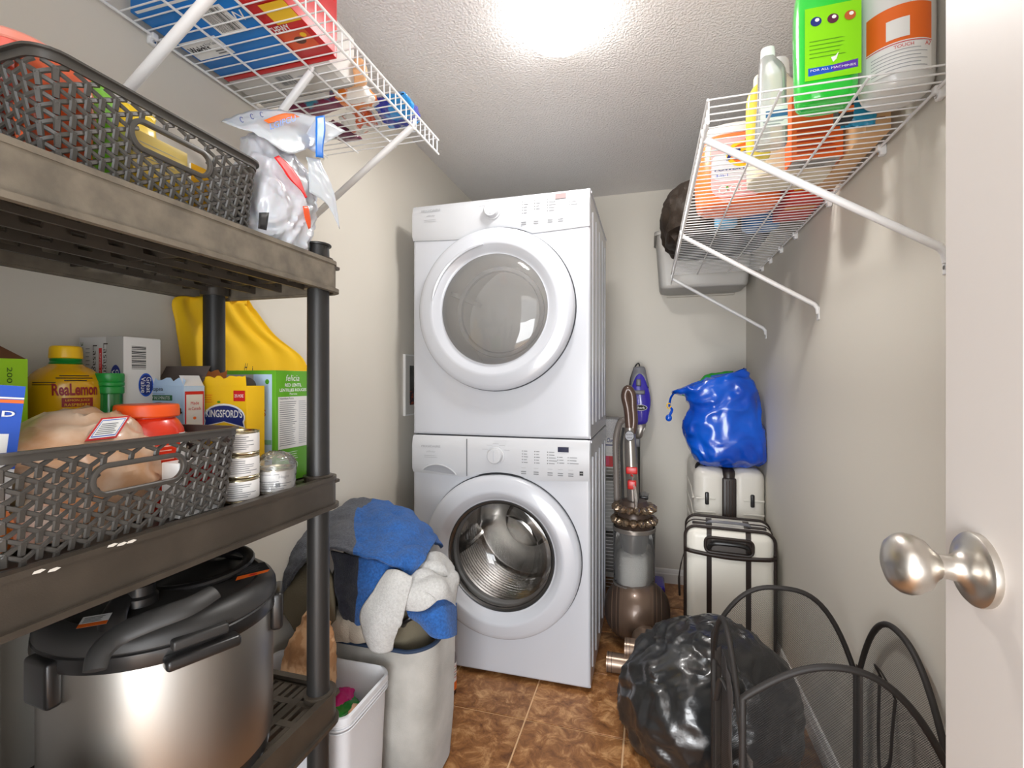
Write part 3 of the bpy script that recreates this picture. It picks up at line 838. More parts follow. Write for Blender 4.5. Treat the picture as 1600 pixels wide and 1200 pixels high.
# ================================================================== WIRE SHELVES
def wire_shelf(label, xw, xf, y0, y1, z, pitch, rods, brackets, zb, clips, br=.0075):
    s = 1 if xf > xw else -1; lip = .047; r = .0017
    root = thing('wire_shelf', label, 'shelf', ((xw + xf) / 2, (y0 + y1) / 2, z), None)
    n = int((y1 - y0) / pitch) + 1
    g = G(); g.tube([(xw, y0, z), (lerp(xw, xf, .5), y0, z), (xf - s * .003, y0, z), (xf, y0, z - .003), (xf, y0, z - lip)], r, M_wire, 6)
    w0 = g.build('wire', root, ang=80)
    for i in range(1, n): clone(w0, (0, i * pitch, 0), root)
    ye = y0 + (n - 1) * pitch
    for nm, x, zz, rr in [('front_rail', xf + s * .002, z - .003, .003), ('front_rail', xf + s * .002, z - lip, .0032), ('back_rail', xw, z - .004, .0032)] + [('rod', x, z - .0045, .0028) for x in rods]:
        g = G(); g.tube([(x, y0 - .006, zz), (x, ye + .006, zz)], rr, M_wire, 8); g.build(nm, root)
    wall = XR if s < 0 else XL
    for y in clips:
        g = G(); g.rbox((min(wall, wall + s * .012), y - .009, z - .022), (max(wall, wall + s * .012), y + .009, z + .004), .003, M_wire)
        g.rbox((min(wall + s * .004, xw + s * .006), y - .007, z - .012), (max(wall + s * .004, xw + s * .006), y + .007, z + .003), .003, M_wire)
        g.cyl((wall + s * .012, y, z - .016), (wall + s * .0145, y, z - .016), .0035, M_chrome, n=10); g.build('wall_clip', root)
    for y in brackets:
        g = G(); xt, zt_, zw = xf, z - lip + .002, zb
        if isinstance(y, tuple): y, xt, zt_, zw = y
        yb = y; zb_ = zb; zb = zw
        top = V((xt, yb, zt_)); bot = V((wall + s * .012, yb, zb))
        g.tube([top, bot], br, M_wire, 12)
        g.tube([top, top + V((s * .004, 0, .008)), top + V((s * .0055, 0, .02))], .004, M_wire, 8)
        g.tube([bot, bot + V((-s * .008, 0, -.012)), bot + V((-s * .0095, 0, -.03))], [.0075, .007, .006], M_wire, 10)
        g.rbox((min(wall, wall + s * .0035), yb - .011, zb - .05), (max(wall, wall + s * .0035), yb + .011, zb - .008), .002, M_wire)
        g.cyl((wall + s * .003, yb, zb - .038), (wall + s * .006, yb, zb - .038), .004, M_chrome, n=10)
        g.build('bracket', root, ang=60); zb = zb_
    return root
ws_r = wire_shelf('white wire shelf on the right wall, loaded with laundry products', XR - .012, .111, .995, 2.58, 1.722, .0278, (.235, .375), (1.06, 1.75, 2.47), 1.425, (1.07, 1.30, 1.64, 1.98, 2.18, 2.36, 2.52))
ws_l = wire_shelf('white wire shelf high on the left wall, loaded with boxed snacks', XL + .012, -.641, -.10, 1.40, 1.942, .0286, (-.93, -.79), (-.05, .65, (.99, -.79, 1.932, 1.69), 1.225), 1.62, (.05, .45, .80, 1.15, 1.36), .0095)
# ================================================================== FOOD ON THE RACK
Z1 = .9625      # middle deck
def ray2(px):
    u = (px - 800) / FPX; return V((-S_ + u * C_, C_ + u * S_))
def carton(name, label, cat, B, sx, sy, z0, z1, m, flaps=None, group=None, edge=None):
    """box with near corner B=(x,y): extends sx along x (sign) and sy along y; faces built as one body with slightly rounded edges"""
    x0, x1 = sorted((B[0], B[0] + sx)); y0, y1 = sorted((B[1], B[1] + sy))
    root = thing(name, label, cat, ((x0 + x1) / 2, (y0 + y1) / 2, z0), group)
    g = G(); mi = m if isinstance(m, (list, tuple)) else [m]
    if flaps:
        t = .0008
        for lo, hi in (((x0, y0, z0), (x1, y0 + t, z1)), ((x0, y1 - t, z0), (x1, y1, z1)), ((x0, y0 + t, z0), (x0 + t, y1 - t, z1)), ((x1 - t, y0 + t, z0), (x1, y1 - t, z1)), ((x0 + t, y0 + t, z0), (x1 - t, y1 - t, z0 + t))):
            g.box(lo, hi, mi[0])
    else: g.rbox((x0, y0, z0), (x1, y1, z1), .0015, mi[0], 2)
    g.build('carton_body', root)
    fS = Face((x0, y0, z0), (1, 0, 0), (0, 0, 1), x1 - x0, z1 - z0)          # side towards the camera (-y)
    fE = Face((x1, y0, z0), (0, 1, 0), (0, 0, 1), y1 - y0, z1 - z0)          # face towards the aisle (+x)
    return root, fS, fE
def flap(root, o, a, b, m, label=None, torn=0, name='flap'):
    """thin card flap with corner o, edge a, rising vector b; torn>0 gives a ragged free edge"""
    o, a, b = V(o), V(a), V(b); n = a.cross(b).normalized() * .0007; k = 14 if torn else 1; rnd = random.Random(int(o.x * 1e4))
    top = [o + a * (i / k) + b * (1 - (torn * (.5 + .5 * math.sin(i * 1.9)) * rnd.random() if torn else 0)) for i in range(k + 1)]
    bot = [o + a * (i / k) for i in range(k + 1)]
    g = G(); N = k + 1
    vs = top + bot + [p + n for p in top] + [p + n for p in bot]
    fs = []
    for i in range(k): fs += [(i, N + i, N + i + 1, i + 1), (2 * N + i, 2 * N + i + 1, 3 * N + i + 1, 3 * N + i), (i, i + 1, 2 * N + i + 1, 2 * N + i)]
    fs += [(0, 2 * N, 3 * N, N), (k, N + k, 3 * N + k, 2 * N + k)]
    g.add(vs, fs, m, False); return g.build(name, root, label=label)

# --- lime green open box at far left
lime = mat('lime_card', srgb(150, 205, 20), .5); brown_in = mat('brown_card_inside', srgb(112, 72, 44), .85)
r, fs, fe = carton('opened_box', 'lime green box with a raised brown flap at the left edge of the middle shelf', 'box', (-.885, .487), -.13, -.16, Z1, 1.212, lime, flaps=1)
flap(r, (-1.012, .330, 1.212), (.127, 0, 0), (0, .02, .045), brown_in); flap(r, (-.8865, .34, 1.212), (0, .145, 0), (-.045, -.02, .028), brown_in)
fe.txt('200 g / 7 oz', .86, .8, .05, mat('dark_green_ink', srgb(50, 90, 10), .6), w=.3, rot=-90); fe.txt('INGREDIENTS', .93, .62, .04, MATS['dark_green_ink'], w=.3, rot=-90); fe.lines(.1, .1, .7, .9, 12, MATS['dark_green_ink'], fill=.2); fe.done(r)

# --- round yellow lemon-juice bottle
bc = V((-.975, .590, Z1)); yel_b = mat('yellow_bottle', srgb(226, 170, 14), .22, coat=.4, subs=.1)
r = thing('juice_bottle', 'round yellow lemon juice bottle with ribbed yellow cap and green neck', 'bottle', bc)
g = G(); prof = [(.0005, 0), (.035, 0), (.040, .006), (.046, .05), (.0500, .10), (.0525, .15), (.0535, .18), (.0535, .2), (.051, .215), (.045, .228), (.036, .237), (.027, .242), (.0225, .246)]
g.lathe(prof, bc, yel_b, n=48, cap=False); body = g.build('bottle_body', r)
g = G(); g.lathe([(.0235, .243), (.0215, .246), (.0225, .248), (.0205, .251), (.0215, .254), (.019, .262)], bc, mat('green_neck', srgb(20, 130, 50), .3), n=32, cap=False); g.build('bottle_neck', r)
g = G(); n = 72; rows = []
for h, rr in ((.256, .0212), (.2575, .0222), (.273, .0218), (.2765, .0205), (.278, .0175)):
    rows.append([bc + V((math.cos(2 * PI * i / n) * (rr + (.0005 if i % 3 == 0 and .25 < h < .272 else 0)), math.sin(2 * PI * i / n) * (rr + (.0005 if i % 3 == 0 and .25 < h < .272 else 0)), h)) for i in range(n)])
capped(g, rows, mat('yellow_cap', srgb(250, 200, 20), .35)); g.build('bottle_cap', r)
def wrapfn(c, rad, ang, h, eps=.0006, taper=None):
    def fn(x, y):
        z = h + y; rr = (taper(z) if taper else rad) + eps; a = ang + x / rr
        return V((c.x + math.cos(a) * rr, c.y + math.sin(a) * rr, c.z + z))
    return fn
def proff(prof):
    def t(z):
        for (r0, z0), (r1, z1) in zip(prof[:-1], prof[1:]):
            if z0 <= z <= z1 and z1 > z0: return lerp(r0, r1, (z - z0) / (z1 - z0))
        return prof[-1][0]
    return t
def facing(c):       # angle about c that looks at the camera position
    return math.atan2(-c.y, -c.x)
def wrap_rect(g, fn, x0, y0, x1, y1, m, nx=10, ny=4):
    g.grid([[fn(lerp(x0, x1, i / nx), lerp(y0, y1, j / ny)) for i in range(nx + 1)] for j in range(ny + 1)], m)
T = proff(prof); a0 = facing(bc); g = G()
dkr = mat('dark_red_print', srgb(150, 24, 22), .5)
g.text('ReaLemon', 0, 0, 0, .020, dkr, w=.062, bold=.03, fn=wrapfn(bc, 0, a0 + .25, .203, .0012, T))
wrap_rect(g, wrapfn(bc, 0, a0 + .27, .181, .0008, T), -.02, -.007, .022, .008, dkr)
g.text('LEMON JUICE', 0, 0, 0, .0045, M_yel, w=.032, fn=wrapfn(bc, 0, a0 + .28, .1845, .0014, T)); g.text('RASPBERRY', 0, 0, 0, .0045, M_yel, w=.034, fn=wrapfn(bc, 0, a0 + .28, .1775, .0014, T))
for k, (yy, w) in enumerate(((.226, .04), (.222, .05), (.218, .03), (.168, .03), (.164, .024))):
    wrap_rect(g, wrapfn(bc, 0, a0 + .25, yy, .0009, T), -w / 2, -.0008, w / 2, .0008, M_ink, 10, 1)
for yy in (.215, .211): wrap_rect(g, wrapfn(bc, 0, a0 - .55, yy, .0009, T), -.018, -.0006, .016, .0006, M_ink, 6, 1)
g.build('printed_label', body)

# --- green bottle with ridged neck
gc = V((-.932, .631, Z1)); r = thing('glass_bottle', 'green bottle with ridged neck showing between the lemon juice and the lasagne box', 'bottle', gc)
gm = mat('green_glass', srgb(18, 120, 50), .12, coat=.5)
g = G(); g.lathe([(.0005, 0), (.026, 0), (.028, .004), (.028, .12), (.026, .135), (.0215, .15), (.0195, .165), (.0195, .196)], gc, gm, n=32); g.build('bottle_body', r)
g = G(); g.lathe([(.0195, .194), (.0212, .1955), (.0212, .206), (.020, .2075), (.0215, .209), (.0218, .214), (.0205, .2155), (.0212, .217), (.0215, .228), (.0205, .231), (.0175, .231), (.017, .215)], gc, mat('green_cap', srgb(30, 150, 60), .3), n=32); g.build('bottle_cap', r)

# --- white lasagne box
lasw = mat('white_card', srgb(226, 224, 220), .55)
zl = 1.262
r, fs, fe = carton('pasta_box', 'white lasagne noodle box with a barcode, standing behind the lemon juice bottle', 'box', (-.928, .652), -.113, .070, Z1, zl, lasw)
fs.rect(.0, 0, .62, 1, mat('grey_white_card', srgb(205, 204, 202), .6)); fs.rect(.62, 0, 1, 1, mat('pale_grey_card', srgb(176, 174, 170), .6))
fs.txt('Lasagna', .36, .83, .13, mat('dark_print', srgb(60, 50, 44), .6), w=.24, rot=-90); fs.txt('Lasagne', .60, .84, .13, MATS['dark_print'], w=.24, rot=-90)
fs.rect(.46, .68, .53, .93, M_red); fs.txt('Oven ready', .495, .80, .035, M_white, w=.2, rot=-90); fs.txt('375 g', .07, .90, .07, MATS['dark_green_ink'], w=.14, rot=-90)
fs.lines(.16, .6, .26, .95, 14, M_inkg, fill=.2)
fs.disc(.84, .74, .12, .085, M_navy); fs.txt('Great', .88, .74, .07, M_white, w=.11, rot=-90); fs.txt('Value', .79, .74, .07, M_white, w=.11, rot=-90); fs.done(r)
fe.k = 0
for i in range(16):
    y = .80 + .15 * i / 16; fe.rect(.20, y, .58, y + .0025 + .004 * ((i * 7) % 3) / 2, M_ink); fe.k = 0
fe.disc(.58, .70, .20, .075, M_blue); fe.disc(.58, .70, .17, .065, M_navy); fe.txt('Great', .65, .70, .13, M_white, w=.10, rot=-90); fe.txt('Value', .50, .70, .13, M_white, w=.10, rot=-90); fe.done(r)

# --- orange card tray behind
cx = P(300, 580, X=-1.0); orc = mat('orange_card', srgb(206, 118, 58), .7); tanc = mat('tan_card_inside', srgb(196, 150, 110), .8)
r, fs, fe = carton('opened_box', 'opened orange box with tan flap standing behind the chickpea pasta box', 'box', (-.935, .80), -.09, .115, Z1, 1.175, orc, flaps=1)
flap(r, (-1.02, .80, 1.175), (.085, 0, 0), (.0, .012, .028), tanc); flap(r, (-.9355, .80, 1.175), (0, .115, 0), (.012, 0, .030), orc, torn=.35); flap(r, (-1.022, .80, 1.175), (0, .06, 0), (.0, .02, .036), orc, torn=.6)

# --- pale blue chickpea pasta box, torn open
pale = mat('pale_blue_card', srgb(186, 212, 240), .5); dk = mat('dark_flap', srgb(96, 84, 78), .8)
r, fs, fe = carton('pasta_box', 'pale blue chickpea pasta box torn open at the top beside the green bottle', 'box', (-.850, .706), -.138, .044, Z1, 1.170, pale, flaps=1)
flap(r, (-.988, .7062, 1.170), (.138, 0, 0), (0, .006, .016), pale, torn=.5); flap(r, (-.975, .749, 1.170), (.118, 0, 0), (.0, .022, .04), dk)
flap(r, (-.8505, .7065, 1.170), (0, .042, 0), (-.012, 0, .02), mat('white_card_flap', srgb(230, 230, 232), .6))
fs.rect(0, 0, .30, 1, mat('grey_card', srgb(150, 150, 150), .6)); fs.txt('Chickapea', .45, .968, .05, M_ink, w=.36); fs.lines(.2, .925, .7, .945, 1, M_inkg, fill=.2)
fs.rect(.25, .865, .80, .915, mat('deep_green_print', srgb(30, 100, 60), .5)); fs.txt('READY IN 5 MINUTES', .54, .89, .03, M_white, w=.44)
fs.disc(.56, .80, .15, .05, mat('grey_spot', srgb(130, 130, 136), .6)); fs.txt('chickapea', .56, .775, .105, M_ink, w=.84, bold=.03); fs.disc(.36, .45, .14, .12, mat('grey_spot', srgb(130, 130, 136), .6)); fs.done(r)
fe.rect(.04, 0, .96, .95, M_red); fe.rect(.10, 0, .90, .92, lasw); fe.txt('Made', .5, .84, .03, M_red, w=.4); fe.txt('in Canada', .5, .79, .03, M_red, w=.6); fe.disc(.5, .70, .08, .014, M_orange); fe.lines(.2, .40, .8, .64, 7, M_inkg, fill=.25); fe.done(r)

# --- yellow corn starch box
r, fs, fe = carton('corn_starch_box', 'yellow corn starch box torn open at the top beside the red lentil box', 'box', (-.757, .760), -.108, .046, Z1, 1.170, mat('yellow_card', srgb(246, 196, 22), .5), flaps=1)
flap(r, (-.865, .7602, 1.170), (.108, 0, 0), (0, -.002, .020), MATS['yellow_card'], torn=.45)
arc = [(.5 + .48 * math.cos(a), .70 + .13 * math.sin(a)) for a in [math.radians(200 - 220 * i / 16) for i in range(17)]] + [(.98, .60), (.5, .655), (.02, .60)]
fs.poly([(x, y) for x, y in arc], M_white); fs.poly([(.5 + (x - .5) * .94, .70 + (y - .70) * .86) for x, y in arc], M_navy)
fs.txt("KINGSFORD'S", .5, .735, .075, M_white, w=.84, bold=.02); fs.disc(.38, .845, .04, .010, M_green); fs.txt('CORN STARCH', .5, .33, .07, M_navy, w=.7)
fs.rect(.72, .855, .98, .955, M_red); fs.txt('25% MORE', .85, .905, .03, M_white, w=.2); fs.lines(.04, .84, .26, .93, 4, M_orange, fill=.25); fs.done(r)

# --- green red-lentil pasta box
zf = 1.202
r, fs, fe = carton('pasta_box', 'tall green red lentil pasta box at the right end of the middle shelf', 'box', (-.749, .828), -.128, .102, Z1, zf, mat('leaf_green_card', srgb(96, 168, 36), .45))
fs.rect(.06, .0, .93, .965, pale); fs.rect(.0, .0, .56, .965, mat('grey_blue_card', srgb(158, 160, 164), .6))
fs.disc(.42, .86, .20, .08, mat('bowl_print', srgb(120, 116, 112), .5)); fs.disc(.52, .80, .12, .035, mat('deep_green_print', srgb(40, 110, 40), .5))
cr = mat('crimson_print', srgb(170, 30, 60), .5)
fs.txt('RED LENTIL', .34, .715, .06, cr, w=.6, bold=.02); fs.txt('LENTILLES ROUGES', .36, .625, .06, cr, w=.9, bold=.02)
fs.disc(.84, .90, .04, .022, M_green); fs.rect(.68, .35, .93, .39, mat('sage_print', srgb(130, 180, 150), .5)); fs.disc(.72, .30, .04, .02, cr); fs.lines(.68, .2, .9, .26, 3, M_inkg); fs.done(r)
fe.txt('felicia', .48, .935, .055, M_white, w=.40, shear=.2); fe.txt('RED LENTIL', .5, .87, .028, M_white, w=.5, bold=.02); fe.txt('LENTILLES ROUGES', .5, .825, .028, M_white, w=.8, bold=.02); fe.txt('Penne', .5, .79, .02, M_white, w=.22)
fe.rect(.06, .30, .96, .765, lasw); fe.txt('Nutrition Facts', .3, .75, .016, M_ink, w=.4); fe.lines(.1, .33, .62, .735, 22, M_inkg, fill=.3); fe.lines(.66, .33, .92, .735, 22, M_inkl, fill=.3)
fe.lines(.12, .20, .7, .28, 4, M_white, fill=.2); fe.disc(.55, .14, .08, .035, M_white); fe.disc(.55, .14, .065, .028, MATS['leaf_green_card']); fe.txt('U', .55, .14, .03, M_white); fe.done(r)

# --- food tins
tin = mat('tin_metal', srgb(200, 190, 160), .25, 1.0); paper = mat('paper_label', srgb(228, 226, 224), .5)
def tin_can(c, h, rad, label, grp, brand):
    r = thing('food_tin', label, 'tin', c, grp); c = V(c)
    g = G(); g.lathe([(rad - .003, .0015), (rad, 0), (rad + .0008, .0015), (rad - .0005, .003), (rad - .0005, h - .003), (rad + .0008, h - .0015), (rad, h), (rad - .0025, h - .0005), (rad - .003, h - .003), (.0005, h - .003)], c, tin, n=40, cap=True); g.build('tin_body', r)
    g = G(); g.lathe([(rad, .0045), (rad + .0003, .005), (rad + .0003, h - .005), (rad, h - .0045)], c, paper, n=40, cap=False)
    rnd = random.Random(int(c.z * 1000)); a = facing(c)
    for k in range(7):
        yy = .010 + (h - .020) * k / 6
        if brand and k in (4, 5): continue
        wrap_rect(g, wrapfn(c, rad, a + .25 * rnd.uniform(-1, 1), yy, .0006), -rad * .9 * rnd.uniform(.6, 1), -.0006, rad * .8 * rnd.uniform(.5, 1), .0006, M_inkg, 10, 1)
    if brand: g.text(brand, 0, 0, 0, .007, M_inkg, w=.02, fn=wrapfn(c, rad, a + .45, h * .66, .0007)); wrap_rect(g, wrapfn(c, rad, a + .1, h * .35, .0006), -.004, -.004, .004, .004, M_ink, 2, 1)
    g.build('paper_label', r); return r
cc = P(373, 700, X=-.722)
GT = 'food tins stacked on the middle shelf'
for k, nm in enumerate(('bottom', 'middle', 'topmost')):
    tin_can((cc.x, cc.y, Z1 + .0005 + .0425 * k), .0415, .0335, '%s tin of the three stacked food tins beside the basket' % nm, GT, None)
c2 = P(431, 735, X=-.7095)
tin_can((c2.x, c2.y, Z1 + .0005), .047, .0330, 'single food tin in clear film, right of the stack of three tins', GT, 'Hagid')
# crumpled clear film round the single tin
g = G(); rings = [((c2.x, c2.y, Z1 + .001 + h), (rr, 0, 0), (0, rr, 0)) for h, rr in ((0, .0365), (.02, .0362), (.045, .0375), (.058, .036), (.07, .026), (.078, .012))]
rows = sack(rings, 60, 5, 2.0); rows = wrinkle(rows, .0022, 95, 4, closed=True); g.grid(rows, M_clear, closed=True)
tag(g.build('plastic_film'), 'crumpled clear film wrapped over the single food tin', 'plastic film')

# --- things inside the middle basket
zb = Z1 + .0062
# blue and white box leaning
r = thing('drink_mix_box', 'blue and white carton with red crest leaning in the left of the middle basket', 'box', (-.72, .40, zb))
M = Matrix.Translation((-.727, .376, zb - .0)) @ Matrix.Scale(.97, 4, (0, 0, 1)) @ Matrix.Rotation(math.radians(-6), 4, 'X') @ Matrix.Rotation(math.radians(66), 4, 'Z')
g = G(); g.rbox((-.125, -.0, 0), (0, .035, .212), .0015, M_white, 2, M); g.build('carton_body', r)
R3 = M.to_3x3(); F = Face(M @ V((-.125, 0, .212 * .52)), R3 @ V((1, 0, 0)), R3 @ V((0, 0, 1)), .125, .212 * .465)
F.rect(0, .42, 1, 1, M_blue); F.rect(.93, 0, 1, .44, M_blue); F.rect(.68, .79, 1, .83, M_orange); F.rect(.68, .84, 1, .86, M_white)
F.disc(.45, .815, .27, .07, M_white); F.disc(.45, .815, .25, .06, M_red); F.txt('Gia Vi', .45, .815, .05, M_white, w=.36, shear=.2)
F.disc(.45, .90, .10, .03, M_red); F.txt('THUNDERBOND', .46, .66, .07, M_white, w=.98, bold=.02); F.rect(.1, .58, .85, .625, mat('silver_print', srgb(190, 195, 205), .4)); F.poly([(.3, .52), (.85, .58), (.85, .61), (.3, .55)], M_red)
F.poly([(.35, .60), (.75, .70), (.8, .74), (.45, .64)], M_yel)
F.txt('Valeur nutritive', .45, .38, .03, M_inkg, w=.75); F.lines(.06, .05, .88, .34, 8, M_inkl, fill=.15, ragged=.05); F.done(r)
# brown paper / plastic bag of buns
M_bun = mat('tan_plastic_bag', srgb(206, 160, 122), .35, var=(srgb(226, 200, 176), 14, .4, .6), coat=.3)
g = G()
rows = sack([((-.80, .50, zb), (.07, 0, 0), (0, .082, 0)), ((-.79, .50, zb + .06), (.078, 0, 0), (0, .092, 0)), ((-.79, .49, zb + .11), (.072, 0, 0), (0, .09, 0)), ((-.80, .495, zb + .15), (.05, 0, 0), (0, .062, .006)), ((-.815, .50, zb + .168), (.015, 0, 0), (0, .03, .004))], 64, 7)
capped(g, wrinkle(rows, .008, 22, 2, closed=True), M_bun); o = g.build('bread_bag'); tag(o, 'tan translucent bag lying between the blue carton and the red jar', 'bag')
g = G(); a_, b_, c_ = P(123, 668, X=-.735), P(197, 640, X=-.76), P(185, 688, X=-.73)
g = G(); q = [P(132, 690, X=-.726), P(182, 684, X=-.722), P(212, 644, X=-.748), P(158, 654, X=-.75)]
nq = (q[1] - q[0]).cross(q[3] - q[0]).normalized(); g.obox(q[0], q[1] - q[0], q[3] - q[0], nq * .001, M_red)
o = g.build('price_card'); tag(o, 'red-edged white price card lying on the tan bag in the basket', 'card')
F = Face(q[0] + (q[1] - q[0]) * .08 + nq * .0016, q[1] - q[0], (q[3] - q[0]), (q[1] - q[0]).length * .84, (q[3] - q[0]).length * .9)
F.rect(0, .05, 1, 1, M_white); F.rect(.03, .1, .97, .95, M_blue); F.rect(.06, .14, .94, .9, M_white); F.lines(.12, .2, .88, .8, 6, M_inkg); F.done(o)
# red jar of curry paste
jc = V((-.800, .5995, zb)); r = thing('sauce_jar', 'red jar of butter chicken sauce with orange lid standing in the middle basket', 'jar', jc)
redj = mat('red_jar', srgb(226, 52, 20), .3, coat=.3)
g = G(); jp = [(.046, 0), (.050, .004), (.0525, .06), (.053, .115), (.050, .132), (.043, .145), (.0385, .150), (.0385, .158)]
g.lathe(jp, jc, redj, n=48); jb = g.build('jar_body', r)
g = G(); rows = []
for h, rr in ((.152, .0430), (.154, .0445), (.169, .0440), (.172, .0425), (.173, .039)):
    rows.append([jc + V((math.cos(2 * PI * i / 80) * (rr + .0004 * (i % 2)), math.sin(2 * PI * i / 80) * (rr + .0004 * (i % 2)), h)) for i in range(80)])
capped(g, rows, mat('orange_lid', srgb(244, 90, 28), .35)); g.build('lid', r)
g = G(); a0 = facing(jc); T = proff(jp)
g.text('Butter Chicken', 0, 0, 0, .006, M_white, w=.040, fn=wrapfn(jc, 0, a0 + .35, .118, .0008, T))
for k in range(5): wrap_rect(g, wrapfn(jc, 0, a0 + .3, .106 - k * .007, .0008, T), -.022, -.0008, .022 - .004 * (k % 3), .0008, mat('pale_red_ink', srgb(250, 190, 170), .5), 8, 1)
wrap_rect(g, wrapfn(jc, 0, a0 + 1.25, .08, .0006, T), -.016, -.045, .016, .045, M_white, 6, 6); g.build('printed_label', jb)
# orange and white packets low in the basket
def pillow_bag(name, label, c, ax, ay, az, m, amp=.004, sc=45, cat='bag', seed=1, e=3.0):
    c, ax, ay, az = V(c), V(ax), V(ay), V(az); g = G(); rings = []
    for t in (-1, -.92, -.75, -.4, 0, .4, .75, .92, 1):
        k = max(.03, (1 - abs(t) ** 3.0)); w = 1 - .06 * abs(t)
        rings.append((c + az * t, ax * w, ay * k))
    rows = wrinkle(sack(rings, 48, 4, e), amp, sc, seed, closed=True); capped(g, rows, m)
    o = g.build(name); return tag(o, label, cat)
pillow_bag('snack_packet', 'orange-brown packet showing through the handle of the middle basket', (-.748, .455, zb + .055), (.028, .035, 0), (.012, -.012, .008), (-.02, .05, .045), mat('amber_film', srgb(222, 150, 96), .25, var=(srgb(240, 220, 205), 30, .45, .55), coat=.5), .004, 55, seed=3)
pillow_bag('snack_packet', 'orange packet low in the middle basket behind its left corner', (-.74, .375, zb + .035), (.025, -.01, 0), (.01, .012, 0), (0, .0, .033), mat('orange_film', srgb(235, 120, 30), .3, coat=.4), .003, 60, seed=5)
r, fs, fe = carton('drink_mix_box', 'small white and red carton low in the middle basket beside the red jar', 'box', (-.69, .565), -.035, .070, zb, zb + .085, M_white); fe.rect(.1, .55, .9, .9, M_red); fe.lines(.1, .1, .9, .5, 5, M_inkl); fe.done(r)

# --- yellow shopping bag hanging on the wall behind the rack
yb = mat('yellow_fabric', srgb(250, 200, 10), .7, bump=('noise', 90, .2, .002))
rowsC = []
for z, y0, y1, dx in ((1.47, .95, 1.0, .012), (1.385, .943, 1.06, .014), (1.37, .842, 1.078, .014), (1.31, .846, 1.15, .014), (1.25, .855, 1.262, .018), (1.18, .862, 1.29, .022), (1.10, .87, 1.29, .024), (1.00, .885, 1.27, .02)):
    rowsC.append([V((XL + .006 + dx * (.4 + .6 * math.sin(PI * min(max(t, .05), .95))), lerp(y0, y1, t), z + .012 * math.sin(t * 3))) for t in [i / 6 for i in range(7)]])
rows = patch(rowsC, 8, 6)
rows = [[p + V((.0065 * math.sin(26 * (i / len(r_)) + .5 * math.sin(j * .2)) * (1 - .45 * j / len(rows)) + .005, 0, 0)) for i, p in enumerate(r_)] for j, r_ in enumerate(rows)]
g = G(); g.grid(rows, yb); o = g.build('shopping_bag', solid=.0012, ang=180); tag(o, 'yellow fabric shopping bag hanging on the left wall behind the rack', 'bag')
g = G(); g.cyl((XL, .955, 1.47), (XL + .03, .955, 1.475), .003, M_chrome, n=8); g.tube([(XL + .03, .955, 1.475), (XL + .034, .955, 1.482), (XL + .034, .955, 1.495)], .003, M_chrome, 8); tag(g.build('wall_hook'), 'small metal hook on the left wall holding the yellow bag', 'hook')
g = G(); q = P(384, 574, X=XL + .034); g.text('H', q, (0, 1, 0), (0, 0, 1), .022, M_ink, w=.012, shear=.5); g.text('i', q + V((0, .022, -.004)), (0, 1, 0), (0, 0, 1), .014, M_ink); g.build('black_print', o)

# --- things in the top basket
zt = 1.4365 + .0062
ob = pillow_bag('snack_packet', 'orange mesh packet at the left end of the top basket', (-.73, .43, zt + .075), (.012, .035, 0), (.02, -.006, 0), (0, .0, .075), mat('orange_mesh', srgb(226, 92, 40), .35, coat=.3), .003, 60, seed=8)
r, fs, fe = carton('snack_box', 'yellow and white box seen through the handle of the top basket', 'box', (-.708, .51), -.05, .085, zt, zt + .10, mat('yellow_box', srgb(238, 210, 120), .5)); fe.rect(0, 0, 1, .45, M_yel); fe.lines(.1, .5, .9, .9, 6, M_inkl, fill=.15); fe.done(r)
r, fs, fe = carton('snack_box', 'white and amber box at the right end of the top basket handle', 'box', (-.708, .60), -.06, .082, zt, zt + .088, M_white); fe.rect(0, 0, .4, 1, mat('amber_card', srgb(240, 176, 30), .5)); fe.lines(.5, .1, .95, .9, 9, M_inkg, fill=.35); fe.done(r)
pillow_bag('snack_packet', 'bright green packet seen at the left end of the top basket handle', (-.735, .482, zt + .075), (0, .02, 0), (.02, 0, 0), (0, .0, .075), mat('bright_green_film', srgb(120, 200, 30), .3, coat=.4), .002, 60, seed=9)
pillow_bag('snack_packet', 'yellow packet whose crimped corner sticks up above the top basket rim', (-.80, .575, zt + .085), (.0, .03, 0), (.02, -.0, 0), (0, .01, .095), mat('yellow_film', srgb(248, 212, 20), .3, coat=.4), .002, 60, seed=10)
tc = V((-.795, .425, zt)); r = thing('round_tub', 'red round tub standing at the left of the top basket', 'tub', tc)
g = G(); g.lathe([(.032, 0), (.040, .004), (.046, .12), (.048, .16)], tc, mat('red_tub', srgb(228, 80, 50), .3, coat=.4), n=36); g.build('tub_body', r)
g = G(); g.lathe([(.049, .158), (.0505, .16), (.0505, .168), (.046, .172), (.0005, .172)], tc, mat('pale_tub_lid', srgb(240, 150, 130), .3), n=36); g.build('lid', r)
pillow_bag('snack_packet', 'dark green packet low behind the left corner of the top basket', (-.87, .45, zt + .06), (.012, .04, 0), (.02, -.006, 0), (0, .0, .06), mat('dark_green_film', srgb(20, 80, 50), .3, coat=.3), .003, 60, seed=12)

